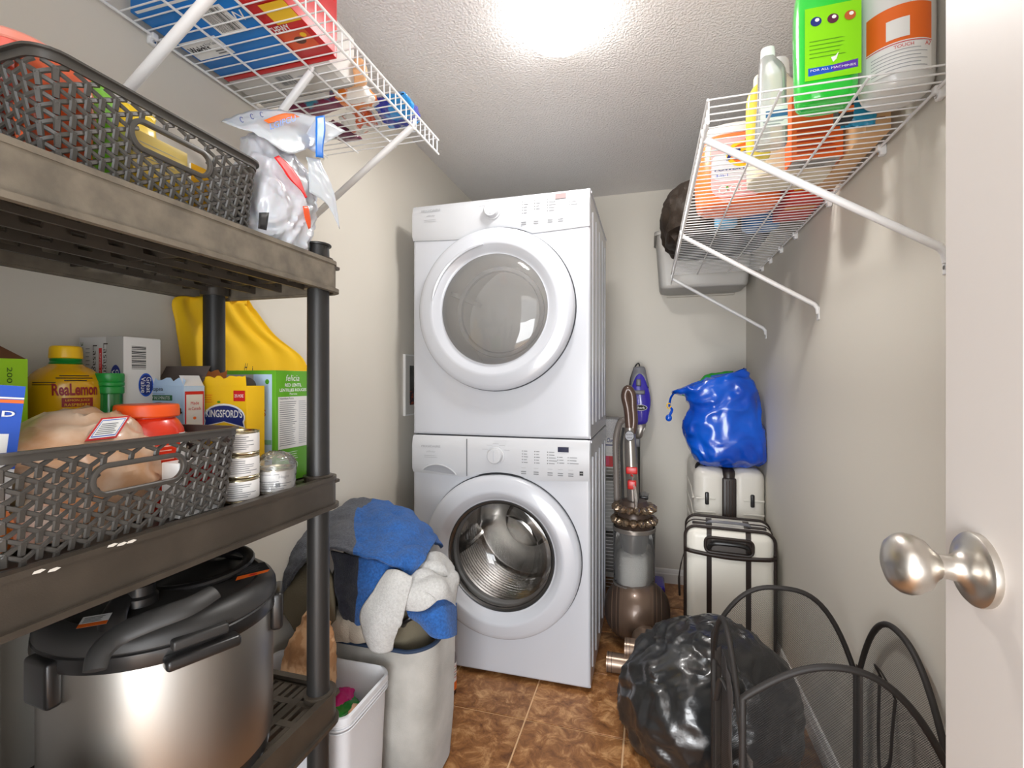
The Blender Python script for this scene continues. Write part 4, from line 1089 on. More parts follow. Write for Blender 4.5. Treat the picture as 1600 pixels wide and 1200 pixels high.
# --- white plastic carrier bag at the end of the top shelf
zs = 1.4355
M_bagw = mat('white_plastic_bag', srgb(206, 209, 216), .28, subs=.15, coat=.25, spec=.6)
R = [((-.745, .812, zs), (.045, -.01, 0), (.01, .055, 0)), ((-.745, .812, zs + .012), (.062, -.01, 0), (.01, .075, 0)), ((-.745, .812, zs + .06), (.070, 0, 0), (0, .082, 0)), ((-.745, .815, zs + .12), (.072, 0, .0), (0, .086, .0)),
     ((-.745, .822, zs + .175), (.06, -.01, .0), (0, .088, -.004)), ((-.742, .826, zs + .205), (.045, -.02, 0), (.0, .080, -.008)), ((-.742, .826, zs + .222), (.028, -.02, .0), (.0, .06, -.006)), ((-.742, .826, zs + .232), (.006, -.004, 0), (0, .012, 0))]
rows = wrinkle(wrinkle(sack(R, 130, 11, 2.3), .010, 17, 5, closed=True, amp2=.006, sc2=30), .0032, 48, 3, closed=True)
g = G(); capped(g, rows, M_bagw); bagr = g.build('carrier_bag', ang=60)
tag(bagr, 'white plastic carrier bag with orange and blue print at the end of the top shelf', 'bag')
def part_patch(name, root, ctrl, m, nu=6, nv=6, amp=.002, sc=60, seed=1, solid=.0008, label=None, ridge=True):
    rows = patch(ctrl, nu, nv); rows = wrinkle(rows, amp, sc, seed, ridge)
    g = G(); g.grid(rows, m); return g.build(name, root, solid=solid, ang=180, label=label)
def PX(pts, **k): return [P(*p, **k) if len(p) == 2 else P(p[0], p[1], X=p[2]) for p in pts]
xb = -.672
# flared lip, hanging flap and ears of the bag
part_patch('bag_flap', bagr, [PX([(345, 190, -.76), (400, 172, -.74), (460, 176, -.72), (508, 185, -.70)]), PX([(372, 200, -.70), (410, 196, -.69), (462, 208, -.685), (500, 205, -.69)]), PX([(392, 205, -.685), (425, 225, -.672), (455, 240, -.668), (490, 228, -.68)])], M_bagw, 8, 8, .002, 50, 3)
part_patch('bag_flap', bagr, [PX([(478, 245, -.675), (482, 260, -.672), (484, 300, -.668)]), PX([(494, 248, -.67), (510, 290, -.662), (512, 320, -.66)]), PX([(500, 250, -.668), (522, 300, -.66), (531, 358, -.655)])], M_bagw, 8, 8, .0015, 70, 4)
part_patch('bag_ear', bagr, [PX([(468, 228, -.69), (480, 205, -.685), (495, 182, -.68)]), PX([(480, 232, -.685), (498, 215, -.68), (512, 190, -.675)]), PX([(492, 238, -.68), (515, 220, -.675), (540, 205, -.67)])], M_bagw, 6, 6, .0015, 70, 6)
part_patch('blue_strap', bagr, [PX([(493, 182, -.666), (507, 180, -.666)]), PX([(493, 205, -.664), (508, 205, -.664)]), PX([(493, 225, -.662), (505, 228, -.662)]), PX([(493, 245, -.662), (505, 247, -.662)])], mat('blue_ribbon', srgb(0, 120, 225), .4), 5, 6, .0004, 60, 7, label='blue handle strip')
part_patch('red_strap', bagr, [PX([(428, 246, -.672), (435, 243, -.672)]), PX([(440, 262, -.667), (452, 258, -.667)]), PX([(452, 280, -.664), (468, 280, -.664)]), PX([(470, 298, -.662), (476, 300, -.662)]), PX([(477, 310, -.662), (480, 308, -.662)])], mat('red_ribbon', srgb(226, 30, 34), .4), 5, 6, .0004, 60, 8, label='red handle strip')
part_patch('red_strap', bagr, [PX([(473, 322, -.664), (481, 322, -.664)]), PX([(476, 340, -.664), (485, 342, -.664)]), PX([(482, 358, -.666), (485, 356, -.666)])], mat('orange_ribbon', srgb(232, 84, 30), .4), 4, 5, .0004, 60, 9, label='orange handle strip')
part_patch('bag_print', bagr, [PX([(412, 188, -.686), (440, 178, -.686), (458, 178, -.686)]), PX([(420, 193, -.682), (445, 187, -.682), (468, 183, -.682)])], M_orange, 5, 4, .0003, 60, 10, label='orange printed stripe')
g = G(); a_, b_ = P(422, 198, X=-.676), P(462, 184, X=-.676); g.text('LGIFCU', (a_ + b_) / 2, b_ - a_, (0, -.2, 1), .011, mat('blue_letters', srgb(40, 120, 220), .4), w=(b_ - a_).length, off=.0); g.build('bag_lettering', bagr)
g = G()
for px, py in ((378, 187), (394, 182), (409, 179)): p = P(px, py, X=-.69); g.tube([p + V((0, .004 * math.cos(t), .004 * math.sin(t))) for t in [PI * .4 + k * .5 for k in range(10)]], .0008, M_navy, 5)
g.build('bag_print', bagr)
part_patch('bag_label', bagr, [PX([(405, 332, -.662), (420, 332, -.662)]), PX([(403, 357, -.662), (416, 360, -.662)])], M_ink, 3, 3, .0003, 60, 11, label='black barcode strip')
# ================================================================== BOTTOM SHELF
Zb = .4885
kc_ = V((-.842, .668, Zb))
r = thing('pressure_cooker', 'stainless steel electric pressure cooker with black lid on the bottom rack shelf', 'cooker', kc_)
M_blk = mat('cooker_black', srgb(34, 33, 33), .3, coat=.15); M_blk2 = mat('cooker_black_satin', srgb(50, 49, 48), .45)
R0 = .172
g = G(); g.lathe([(.15, 0), (.165, .0), (.168, .012), (.168, .03)], kc_, M_blk, n=64); g.build('base', r)
g = G(); g.lathe([(.1665, .028), (R0, .032), (R0, .262), (.170, .268)], kc_, M_steel, n=96, cap=False); g.build('steel_body', r)
g = G(); g.lathe([(.1705, .262), (.178, .264), (.1795, .272), (.1785, .286), (.174, .290), (.168, .288)], kc_, M_blk, n=96, cap=False); g.build('rim', r)
g = G(); g.lathe([(.1745, .286), (.1775, .291), (.1765, .302), (.171, .312), (.160, .320), (.150, .323), (.142, .318), (.12, .326), (.08, .334), (.03, .338), (.0005, .338)], kc_, M_blk2, n=96, cap=False); lid = g.build('lid', r)
# curved carrying handle arched over the lid
a1 = math.radians(-58)
d = V((math.cos(a1), math.sin(a1), 0)); t_ = V((-d.y, d.x, 0))
pts = [kc_ + d * x + t_ * y + V((0, 0, z)) for x, y, z in ((.155, -.02, .305), (.135, -.022, .335), (.10, -.018, .352), (.05, -.005, .360), (0, .012, .362), (-.05, .03, .358), (-.09, .055, .345), (-.12, .085, .325))]
g = G(); c_ = catmull(pts, 6); g.tube(c_, [.020 - .008 * math.sin(PI * i / len(c_)) for i in range(len(c_))], M_blk, 12, flat=.6); g.build('lid_handle', lid)
zz = Zb + .318; cp = catmull([P(148, 1048, Z=zz - .004), P(158, 1018, Z=zz + .012), P(190, 990, Z=zz + .024), P(240, 968, Z=zz + .034), P(295, 948, Z=zz + .040), P(335, 925, Z=zz + .044)], 6)
g = G(); g.tube(cp, [.013 + .004 * math.sin(PI * i / len(cp)) for i in range(len(cp))], mat('cooker_grey', srgb(50, 49, 48), .5), 12, flat=.45); g.build('lid_handle', lid)
g = G(); cc2 = kc_ + V((.02, .045, 0)); pts = [cc2 + V((.085 * math.cos(a), .085 * math.sin(a), .338 + .012 * math.sin(a * .5))) for a in [math.radians(-150 + 300 * i / 24) for i in range(25)]]
g.tube(pts, .010, M_blk, 10, flat=.7); g.build('lid_collar', lid)
g = G(); v0 = kc_ + V((.05, -.085, .332)); g.lathe([(.024, 0), (.024, .012), (.020, .016), (.020, .03), (.017, .033)], v0, M_blk, n=28); g.build('steam_valve', lid)
# stickers
def sticker(c, rr, u, w, h, label):
    rr, u = V(rr).normalized(), V(u).normalized(); F = Face(V(c) - rr * w / 2 - u * h / 2, rr, u, w, h)
    F.rect(0, 0, 1, 1, M_white); F.rect(0, 0, 1, .32, M_orange); F.lines(.1, .4, .9, .9, 4, M_inkg); return F.done(lid, 'sticker', label)
s0 = P(148, 970, Z=Zb + .342); sticker(s0, (.75, .66, 0), (-.66, .75, .15), .034, .028, 'white and orange warning sticker')
s1 = P(368, 908, Z=Zb + .334)
F = Face(s1, (.55, .83, 0), (-.8, .5, .1), .06, .05); F.rect(0, .28, 1, 1, M_ink); F.poly([(0, 0), (.9, .1), (1, .28), (.1, .28)], M_orange); F.disc(.5, .16, .12, .06, M_red); F.lines(.1, .4, .9, .9, 6, M_inkg, fill=.2); F.done(lid, 'sticker', 'black and orange sticker')
# side grips
for ang, w in ((-24, .052), (40, .036), (-95, .03)):
    a = math.radians(ang); d = V((math.cos(a), math.sin(a), 0)); t_ = V((-d.y, d.x, 0)); up = V((0, 0, 1))
    o = kc_ + d * .176
    M = Matrix(((d.x, t_.x, 0, o.x), (d.y, t_.y, 0, o.y), (0, 0, 1, Zb), (0, 0, 0, 1)))
    g = G()
    if ang == -24:
        g.rbox((-.006, -w, .258), (.022, w, .276), .006, M_blk, 3, M); g.rbox((-.006, -w * .8, .282), (.012, w * .7, .298), .004, M_blk2, 3, M)
    else: g.rbox((-.008, -w, .215), (.014, w, .285), .007, M_blk, 3, M)
    g.build('side_grip', r)
# soft white thing and white carton beside it
g = G(); rows = sack([((-.74, .37, Zb), (.07, 0, 0), (0, .075, 0)), ((-.735, .375, Zb + .045), (.08, 0, 0), (0, .085, 0)), ((-.74, .38, Zb + .10), (.06, 0, .004), (0, .068, 0)), ((-.745, .38, Zb + .135), (.03, 0, 0), (0, .035, 0)), ((-.745, .38, Zb + .145), (.006, 0, 0), (0, .006, 0))], 64, 7, 2.2)
capped(g, wrinkle(rows, .006, 24, 6, closed=True), mat('milky_plastic', srgb(225, 228, 224), .35, subs=.2)); tag(g.build('plastic_bag'), 'milky white plastic bag at the left front of the bottom rack shelf', 'bag')
r, fs, fe = carton('storage_carton', 'plain white tall carton behind the pressure cooker at the back of the bottom shelf', 'box', (-.97, .50), -.07, -.30, Zb, .86, mat('plain_white_card', srgb(200, 198, 196), .6)); fe.rect(.68, 0, .686, 1, M_inkg); fe.rect(.86, 0, .865, 1, M_inkl); fe.done(r, 'carton_seam')

# ================================================================== FLOOR, LEFT SIDE
# white storage bin with a rolled rim
bx0, bx1, by0, by1, bz = -1.035, -.680, .960, 1.175, .392
r = thing('storage_bin', 'white fabric storage bin with folded rim behind the end of the rack', 'bin', ((bx0 + bx1) / 2, (by0 + by1) / 2, 0))
M_lin = mat('white_liner', srgb(222, 224, 228), .7, bump=('noise', 120, .2, .002))
g = G(); n = None; rows = []
for z, d in ((0, .018), (.01, .012), (.2, .006), (bz - .03, .001), (bz - .012, -.004), (bz, -.003), (bz + .002, .002), (bz - .004, .007), (bz - .03, .008), (.2, .013), (.012, .018), (.008, .06)):
    rows.append([V((x, y, z + (.004 * math.sin(x * 40) if z > .3 else 0))) for x, y in rrect(bx0 + d, by0 + d, bx1 - d, by1 - d, .035, 8)])
rows = wrinkle(rows, .002, 14, 3, closed=True, ridge=False)
capped(g, rows, M_lin); g.build('bin_body', r, ang=60)
g = G()
for dz in (.018, .028, .036): g.tube([V((x, y, bz - dz)) for x, y in rrect(bx0 - .003, by0 - .003, bx1 + .003, by1 + .003, .038, 8)], .0022, M_lin, 6, closed=True)
g.build('rim_piping', r, kind='stuff')
def candy(label, px, py, Z, m, seed, s=1.0, rot=0, txt=None):
    p = P(px, py, Z=Z); c, s_ = math.cos(rot), math.sin(rot)
    return pillow_bag('snack_packet', label, p, (.03 * s * c, .03 * s * s_, 0), (0, 0, .014 * s), (-.05 * s * s_, .05 * s * c, .008), m, .003, 60, seed=seed)
candy('magenta snack packet lying in the white storage bin', 538, 1092, .31, mat('magenta_film', srgb(215, 30, 130), .25, coat=.5), 21, .8, .4)
cg = candy('green snack packet lying in the white storage bin', 536, 1112, .30, mat('green_film', srgb(30, 150, 50), .25, coat=.5), 22, .9, -.5)
o = candy('tan snack packet with red lettering lying in the white storage bin', 556, 1122, .325, mat('tan_film', srgb(236, 190, 150), .3, coat=.4), 23, .8, .2)
p = P(556, 1118, Z=.345); g = G(); g.text('ANAL', p + V((0, .006, 0)), (.9, .3, 0), (-.3, .8, .4), .012, M_red, w=.032); g.text('DRY', p + V((.002, -.012, -.004)), (.9, .3, 0), (-.3, .8, .4), .012, M_red, w=.026); g.build('packet_lettering', o)
pillow_bag('snack_packet', 'large grey-green packet filling the bottom of the white storage bin', (-.86, 1.07, .20), (.13, 0, 0), (0, .08, 0), (0, 0, .075), mat('grey_green_film', srgb(120, 140, 120), .4), .006, 30, seed=24)
# paper sack standing in the bin behind the post
g = G(); rows = sack([((-.90, 1.10, .14), (.07, 0, 0), (0, .05, 0)), ((-.89, 1.10, .35), (.075, 0, 0), (0, .052, 0)), ((-.88, 1.10, .46), (.066, 0, 0), (0, .045, 0)), ((-.87, 1.105, .52), (.045, 0, 0), (0, .022, 0)), ((-.87, 1.11, .56), (.03, 0, 0), (0, .008, 0))], 56, 8, 2.6)
capped(g, wrinkle(rows, .006, 30, 8, closed=True), mat('tan_paper_sack', srgb(214, 170, 128), .6, var=(srgb(190, 140, 96), 30, .45, .55))); tag(g.build('paper_sack'), 'crumpled tan paper sack standing in the storage bin behind the rack post', 'bag')

# grey fabric laundry hamper
hx0, hx1, hy0, hy1, hz_ = -1.03, -.590, 1.215, 1.455, .425
r = thing('laundry_hamper', 'grey felt laundry hamper heaped with towels in front of the washer', 'hamper', ((hx0 + hx1) / 2, (hy0 + hy1) / 2, 0))
M_felt = mat('grey_felt', srgb(186, 184, 178), .95, bump=('noise', 300, .5, .002), var=(srgb(160, 158, 152), 8, .35, .65), sheen=.3)
rows = []
for z, d in ((0, .02), (.012, .008), (.15, .0), (.3, -.002), (hz_ - .01, -.004), (hz_, -.002), (hz_, .003), (hz_ - .02, .005), (.25, .006), (.02, .012)):
    rows.append([V((x, y, z - (.014 * math.sin(PI * (x - hx0) / (hx1 - hx0)) if z > .4 else 0))) for x, y in rrect(hx0 + d, hy0 + d, hx1 - d, hy1 - d, .07, 10)])
rows = [r2 for r2 in rows]; g = G(); capped(g, wrinkle(rows, .004, 7, 9, closed=True, ridge=False), M_felt); g.build('hamper_body', r, ang=60)
g = G(); g.tube([V((x, y, hz_ - .016 * math.sin(PI * (x - hx0) / (hx1 - hx0)))) for x, y in rrect(hx0, hy0, hx1, hy1, .07, 10)], .006, mat('navy_trim', srgb(40, 58, 84), .8), 8, closed=True); g.build('rim_binding', r)
g = G(); ha = [P(628, 985, Y=1.30), P(633, 972, Y=1.24), P(648, 965, Y=1.25), P(662, 972, Y=1.3), P(664, 985, Y=1.36)]
g.tube(catmull(ha, 5), .0085, mat('black_leather', srgb(28, 28, 30), .3), 10, flat=.7); g.build('carry_handle', r)

# towels and clothes heaped on it
def terry(name, c, c2=None): return mat(name, c, 1.0, bump=('noise', 420, .9, .004), sheen=.15, var=((c2 or tuple(q * .55 for q in c)), 170, .35, .7))
M_tblue = terry('blue_terry', srgb(44, 106, 186)); M_tgrey = terry('charcoal_terry', srgb(98, 102, 112)); M_tdark = terry('dark_terry', srgb(44, 48, 62)); M_tw = terry('white_terry', srgb(216, 216, 214), srgb(196, 196, 194)); M_tol = mat('olive_cloth', srgb(112, 104, 86), .95, bump=('noise', 200, .4, .003))
def cloth(name, label, ctrl, m, solid=.008, amp=.006, sc=16, seed=1, nu=9, nv=9, split=None, group=None, cat='towel', amp2=0):
    rows = patch(ctrl, nu, nv); rows = wrinkle(rows, amp, sc, seed, False, amp2=amp2, sc2=45)
    g = G()
    if split is None: g.grid(rows, m)
    else:
        m1, m2, f = split; nc = len(rows[0]); k = int(nc * f)
        g.grid([r_[:k + 1] for r_ in rows], m1); g.grid([r_[k:] for r_ in rows], m2)
    ob = g.build(name, solid=solid, ang=180)
    if split is not None:
        bm = bmesh.new(); bm.from_mesh(ob.data); bmesh.ops.remove_doubles(bm, verts=bm.verts, dist=1e-5); bm.to_mesh(ob.data); bm.free()
    if label: tag(ob, label, cat, group)
    return ob
def PY(l): return [P(x, y, Y=d) for x, y, d in l]
# inner heap of olive and dark clothes
g = G(); rows = sack([((-.81, 1.335, .30), (.16, 0, 0), (0, .09, 0)), ((-.81, 1.335, .45), (.18, 0, 0), (0, .105, 0)), ((-.80, 1.34, .56), (.17, 0, 0), (0, .095, 0)), ((-.79, 1.35, .66), (.12, 0, 0), (0, .07, 0)), ((-.78, 1.35, .71), (.02, 0, 0), (0, .02, 0))], 72, 7, 2.2)
capped(g, wrinkle(rows, .02, 9, 4, closed=True), M_tol); tag(g.build('folded_clothes'), 'heap of olive clothes under the towels on the laundry hamper', 'clothes')
cloth('bath_towel', 'big charcoal and blue bath towel draped over the top of the laundry heap', [
    PY([(432, 868, 1.48), (470, 815, 1.50), (545, 790, 1.52), (610, 790, 1.53), (665, 825, 1.53), (684, 860, 1.52)]),
    PY([(426, 895, 1.40), (462, 832, 1.42), (520, 803, 1.42), (590, 797, 1.43), (645, 812, 1.43), (676, 850, 1.45)]),
    PY([(424, 915, 1.30), (455, 850, 1.32), (510, 820, 1.32), (585, 822, 1.32), (645, 835, 1.33), (674, 856, 1.36)]),
    PY([(428, 930, 1.22), (465, 868, 1.22), (520, 850, 1.22), (580, 858, 1.22), (635, 866, 1.23), (664, 872, 1.28)]),
    PY([(436, 936, 1.20), (474, 880, 1.19), (520, 864, 1.185), (575, 872, 1.185), (618, 886, 1.19), (642, 898, 1.22)])], None, .010, .022, 9, 3, 14, 14, split=(M_tgrey, M_tblue, .52), amp2=.006)
cloth('hand_towel', 'blue towel with dark band hanging from under the bath towel on the hamper', [
    PY([(520, 860, 1.215), (555, 868, 1.21), (590, 876, 1.21), (620, 886, 1.22)]),
    PY([(524, 900, 1.19), (555, 905, 1.185), (585, 915, 1.185), (612, 925, 1.20)]),
    PY([(530, 940, 1.18), (553, 950, 1.175), (576, 948, 1.175), (590, 935, 1.19)]),
    PY([(545, 975, 1.18), (555, 981, 1.175), (565, 975, 1.175), (573, 950, 1.19)])], None, .008, .010, 16, 5, 9, 9, split=(M_tdark, M_tblue, .42))
cloth('sock', 'long white fluffy sock hanging over the front of the laundry hamper', [
    PY([(612, 895, 1.20), (628, 893, 1.19), (642, 900, 1.20)]), PY([(586, 930, 1.175), (612, 935, 1.16), (634, 940, 1.175)]),
    PY([(572, 955, 1.17), (598, 962, 1.15), (630, 962, 1.17)]), PY([(575, 985, 1.17), (595, 990, 1.15), (617, 985, 1.17)]), PY([(584, 1004, 1.18), (596, 1012, 1.165), (608, 1006, 1.18)])], M_tw, .020, .005, 24, 6, 9, 9, cat='sock')
cloth('face_cloth', 'rumpled white face cloth folded on the right of the laundry heap', [
    PY([(622, 905, 1.24), (650, 882, 1.30), (680, 868, 1.36), (703, 882, 1.40)]), PY([(624, 925, 1.20), (655, 905, 1.23), (685, 898, 1.27), (706, 905, 1.33)]),
    PY([(628, 940, 1.18), (655, 925, 1.19), (690, 918, 1.23), (708, 928, 1.30)]), PY([(632, 948, 1.19), (660, 948, 1.19), (690, 936, 1.22), (705, 945, 1.30)])], M_tw, .016, .016, 15, 7, 11, 11)
cloth('hand_towel', 'bright blue towel drooping over the right edge of the hamper below the white cloth', [
    PY([(632, 950, 1.23), (665, 948, 1.22), (690, 938, 1.24), (708, 945, 1.31)]), PY([(640, 960, 1.21), (668, 963, 1.19), (692, 958, 1.21), (709, 962, 1.28)]),
    PY([(655, 968, 1.21), (672, 980, 1.19), (694, 980, 1.20), (709, 982, 1.26)]), PY([(668, 976, 1.21), (680, 992, 1.195), (696, 996, 1.20), (708, 992, 1.25)])], M_tblue, .012, .006, 18, 8, 9, 9)
cloth('wash_cloth', 'crumpled white cloth lying along the front rim of the hamper below the blue towel', [
    PY([(510, 955, 1.23), (530, 950, 1.22), (555, 962, 1.21), (585, 965, 1.20)]), PY([(508, 985, 1.20), (535, 975, 1.18), (560, 982, 1.175), (588, 985, 1.175)]),
    PY([(514, 1000, 1.20), (535, 1000, 1.185), (560, 996, 1.18), (584, 994, 1.185)])], mat('cream_terry', srgb(190, 182, 168), 1.0, bump=('noise', 300, .8, .004)), .016, .007, 22, 9, 9, 9)
cloth('trousers', 'folded olive trousers poking out at the left of the laundry heap', [
    PY([(440, 925, 1.24), (470, 890, 1.24), (510, 870, 1.23)]), PY([(446, 950, 1.19), (480, 925, 1.18), (520, 905, 1.18)]), PY([(462, 975, 1.18), (490, 965, 1.175), (525, 945, 1.175)]), PY([(478, 985, 1.20), (500, 985, 1.19), (525, 968, 1.19)])], M_tol, .014, .008, 14, 10, 9, 9, cat='trousers')

# brown bottle with green cap between hamper and washer
bo = P(704, 1083, Z=0); bo.x -= .012
r = thing('cleaner_bottle', 'brown bottle with white and orange label and green cap beside the washer', 'bottle', bo)
g = G(); g.lathe([(.030, 0), (.033, .004), (.033, .135), (.030, .15), (.018, .168), (.0125, .172), (.0125, .18)], bo, mat('amber_plastic', srgb(70, 34, 20), .2, coat=.4), n=36); g.build('bottle_body', r)
g = G(); g.lathe([(.015, .175), (.016, .177), (.015, .215), (.012, .218)], bo, M_green, n=28); g.build('bottle_cap', r)
g = G(); a0 = facing(bo)
wrap_rect(g, wrapfn(bo, .033, a0, .07, .0006), -.07, -.05, .07, .05, M_white, 24, 3); wrap_rect(g, wrapfn(bo, .033, a0, .045, .0012), -.07, -.024, .07, .006, M_orange, 24, 3)
for k in range(5): wrap_rect(g, wrapfn(bo, .033, a0 + .5, .108 - .01 * k, .0012), -.03, -.001, .03, .001, M_ink if k % 2 else M_red, 12, 1)
g.build('printed_label', r)
# ================================================================== BALL VACUUM
M_brz = mat('bronze_plastic', srgb(112, 92, 78), .32, .35, coat=.3); M_brzd = mat('dark_bronze', srgb(74, 60, 52), .35, .2); M_sil = mat('silver_plastic', srgb(150, 144, 138), .28, .7)
M_gry = mat('grey_plastic', srgb(120, 120, 126), .35)
M_redp = mat('red_plastic', srgb(196, 24, 24), .3)
bl = V((-.053, 2.255, .142))
r = thing('upright_vacuum', 'bronze upright ball vacuum with clear dust bin standing behind the washer side', 'vacuum cleaner', (bl.x, bl.y, 0))
g = G()
prof = []
for i in range(25):
    a = PI * i / 24; rr = .139 * math.sin(a) ** .85; prof.append((max(rr, .0005) * (1 if abs(i - 12) > 4 else 1.0), -.145 * math.cos(a)))
ms = [M_brzd if abs(i - 11.5) > 3.6 else M_brz for i in range(24)]
g.lathe(prof, bl, ms, axis=(1, 0, 0), n=56, cap=False); g.build('ball', r, ang=60)
for x in (-.105, -.085, -.062, .062, .085, .105):
    rr = .139 * math.sin(math.acos(min(1, abs(x) / .145))) ** .85
    g = G(); g.tube([bl + V((x, rr * math.cos(2 * PI * i / 40) * 1.004, rr * math.sin(2 * PI * i / 40) * 1.004)) for i in range(40)], .0022, M_brz, 6, closed=True); g.build('ball_rib', r)
bc_ = V((-.066, 2.275, 0))
M_bin = glass('clear_dust_bin', (.9, .9, .89), .04, 1.0, (.6, .6, .6), .12)
g = G(); g.lathe([(.0005, .252), (.084, .252), (.089, .258), (.092, .27), (.094, .50)], bc_, M_bin, n=48, cap=False); g.build('dust_bin', r)
g = G(); g.lathe([(.093, .496), (.096, .498), (.096, .512), (.093, .516)], bc_, M_sil, n=48, cap=False); g.build('bin_collar', r)
g = G(); g.lathe([(.086, .246), (.093, .248), (.094, .256), (.090, .259)], bc_, M_sil, n=48, cap=False); g.build('bin_foot_ring', r)
g = G(); rows = sack([(bc_ + V((0, 0, h)), (rr, 0, 0), (0, rr, 0)) for h, rr in ((.256, .08), (.30, .084), (.37, .080), (.395, .066), (.405, .03))], 48, 5, 2.0)
capped(g, wrinkle(rows, .006, 60, 3, closed=True, ridge=False), mat('grey_dust', srgb(196, 194, 190), 1.0, bump=('noise', 200, .8, .004))); g.build('dust', r)
g = G(); g.lathe([(.05, .26), (.05, .40), (.062, .44), (.07, .50)], bc_, mat('inner_shroud', srgb(96, 94, 92), .4, .3), n=32); g.build('shroud', r)
for ring, (rr, z, cnt, cr) in enumerate(((.082, .545, 16, .0175), (.078, .60, 16, .0165))):
    for i in range(cnt):
        a = 2 * PI * (i + .5 * ring) / cnt; c = bc_ + V((math.cos(a) * rr, math.sin(a) * rr, z))
        if math.sin(a) > .75: continue
        g = G(); ax = V((math.cos(a), math.sin(a), -.1)).normalized()
        g.lathe([(cr * 1.0, -.014), (cr * 1.08, .002), (cr * .98, .012), (cr * .6, .020), (cr * .5, .024), (.0005, .0245)], c, mat('cyclone_pewter', srgb(150, 132, 112), .22, .85), axis=ax, n=12); g.build('cyclone', r)
g = G(); g.lathe([(.085, .512), (.07, .53), (.074, .57), (.066, .585), (.07, .615), (.055, .632), (.0005, .638)], bc_, M_brzd, n=32); g.build('cyclone_body', r)
M_clp = glass('clear_handle_plastic', (.9, .88, .86), .05, 1.0, (.8, .75, .7), .25)
g = G(); g.tube(catmull([bc_ + V((.012, -.07, .60)), bc_ + V((.01, -.08, .66)), bc_ + V((0, -.06, .72)), bc_ + V((-.012, -.02, .75)), bc_ + V((-.02, .0, .72))], 5), .014, M_clp, 10, flat=.6); g.build('bin_handle', r)
g = G(); g.rbox((bc_.x - .026, bc_.y - .075, .695), (bc_.x + .012, bc_.y - .045, .735), .006, M_redp); g.build('release_button', r)
wx, wy = -.078, 2.265
w0, w1, w2, w3 = P(990, 790, Y=wy), P(987, 735, Y=wy), P(984, 668, Y=wy), P(981, 612, Y=wy)
g = G(); g.tube(catmull([w0, w1, w2], 6), [.024 + .004 * math.sin(PI * i / 12) for i in range(13)], M_sil, 16); g.build('wand', r)
g = G(); g.tube(catmull([w2 + V((0, 0, -.02)), w2 + V((-.008, 0, .08)), w3 + V((-.012, 0, -.02)), w3 + V((.0, 0, .012)), w3 + V((.018, 0, -.012)), w3 + V((.022, 0, -.07)), w2 + V((.018, 0, .03)), w2 + V((.010, 0, -.025))], 7), .019, mat('brown_handle', srgb(84, 64, 54), .3, .2, coat=.3), 12); g.build('wand_handle', r)
g = G(); g.rbox((w1.x - .024, wy - .032, w1.z - .012), (w1.x + .026, wy - .018, w1.z + .02), .005, M_redp); g.build('red_catch', r)
F = Face((w2.x - .022, wy - .0285, w2.z - .06), (1, 0, 0), (0, 0, 1), .044, .05); F.disc(.5, .5, .48, .48, M_ink); F.disc(.5, .5, .42, .42, M_gry); F.txt('dyson', .5, .62, .2, M_ink, w=.7); F.txt('animal', .5, .35, .15, M_ink, w=.5); F.done(r, 'badge')
hp = [P(978, 655, Y=2.30), P(968, 662, Y=2.32), P(962, 690, Y=2.33), P(963, 740, Y=2.33), P(964, 790, Y=2.33), P(966, 830, Y=2.35), P(968, 880, Y=2.36)]
g = G(); hc = catmull(hp, 22); g.tube(hc, [.014 + .0016 * (i % 2) for i in range(len(hc))], mat('grey_hose', srgb(120, 112, 106), .4), 10); g.build('hose', r, ang=80)
hp = [P(974, 668, Y=2.29), P(971, 700, Y=2.29), P(973, 760, Y=2.29), P(974, 800, Y=2.29)]
g = G(); g.tube(catmull(hp, 8), .006, M_blk2, 8); g.build('power_cord', r)
tb = P(1004, 790, Y=2.34); g = G(); g.tube([tb, tb + V((.006, 0, .035))], .010, M_blk, 10); g.rbox((tb.x - .012, tb.y - .012, tb.z + .03), (tb.x + .026, tb.y + .012, tb.z + .045), .004, M_blk)
for i in range(9):
    x = tb.x - .008 + .004 * i; g.tube([(x, tb.y, tb.z + .044), (x + .0012 * (i - 4), tb.y, tb.z + .068 - .002 * abs(i - 4))], .0016, M_blk, 5)
g.build('brush_tool', r)
# cleaner head
M_hd = mat('head_bronze', srgb(150, 130, 114), .28, .6)
hy = 1.985
for x0, x1, yy, rr, zz in ((-.165, .02, hy, .037, .038), (-.095, .17, hy + .03, .042, .085)):
    g = G(); g.cyl((x0, yy, zz), (x1, yy, zz), rr, M_hd, n=32)
    for x in (x0 + .006, x0 + .02): g.cyl((x, yy, zz), (x + .002, yy, zz), rr + .0015, M_brzd, n=32)
    g.build('brush_housing', r)
g = G(); g.ell((-.01, 2.10, .085), (.062, .07, .055), M_hd, 24, 14); g.build('neck', r)
g = G(); g.rbox((-.16, hy - .02, .004), (.12, hy + .085, .03), .01, M_brzd); g.build('sole_plate', r)

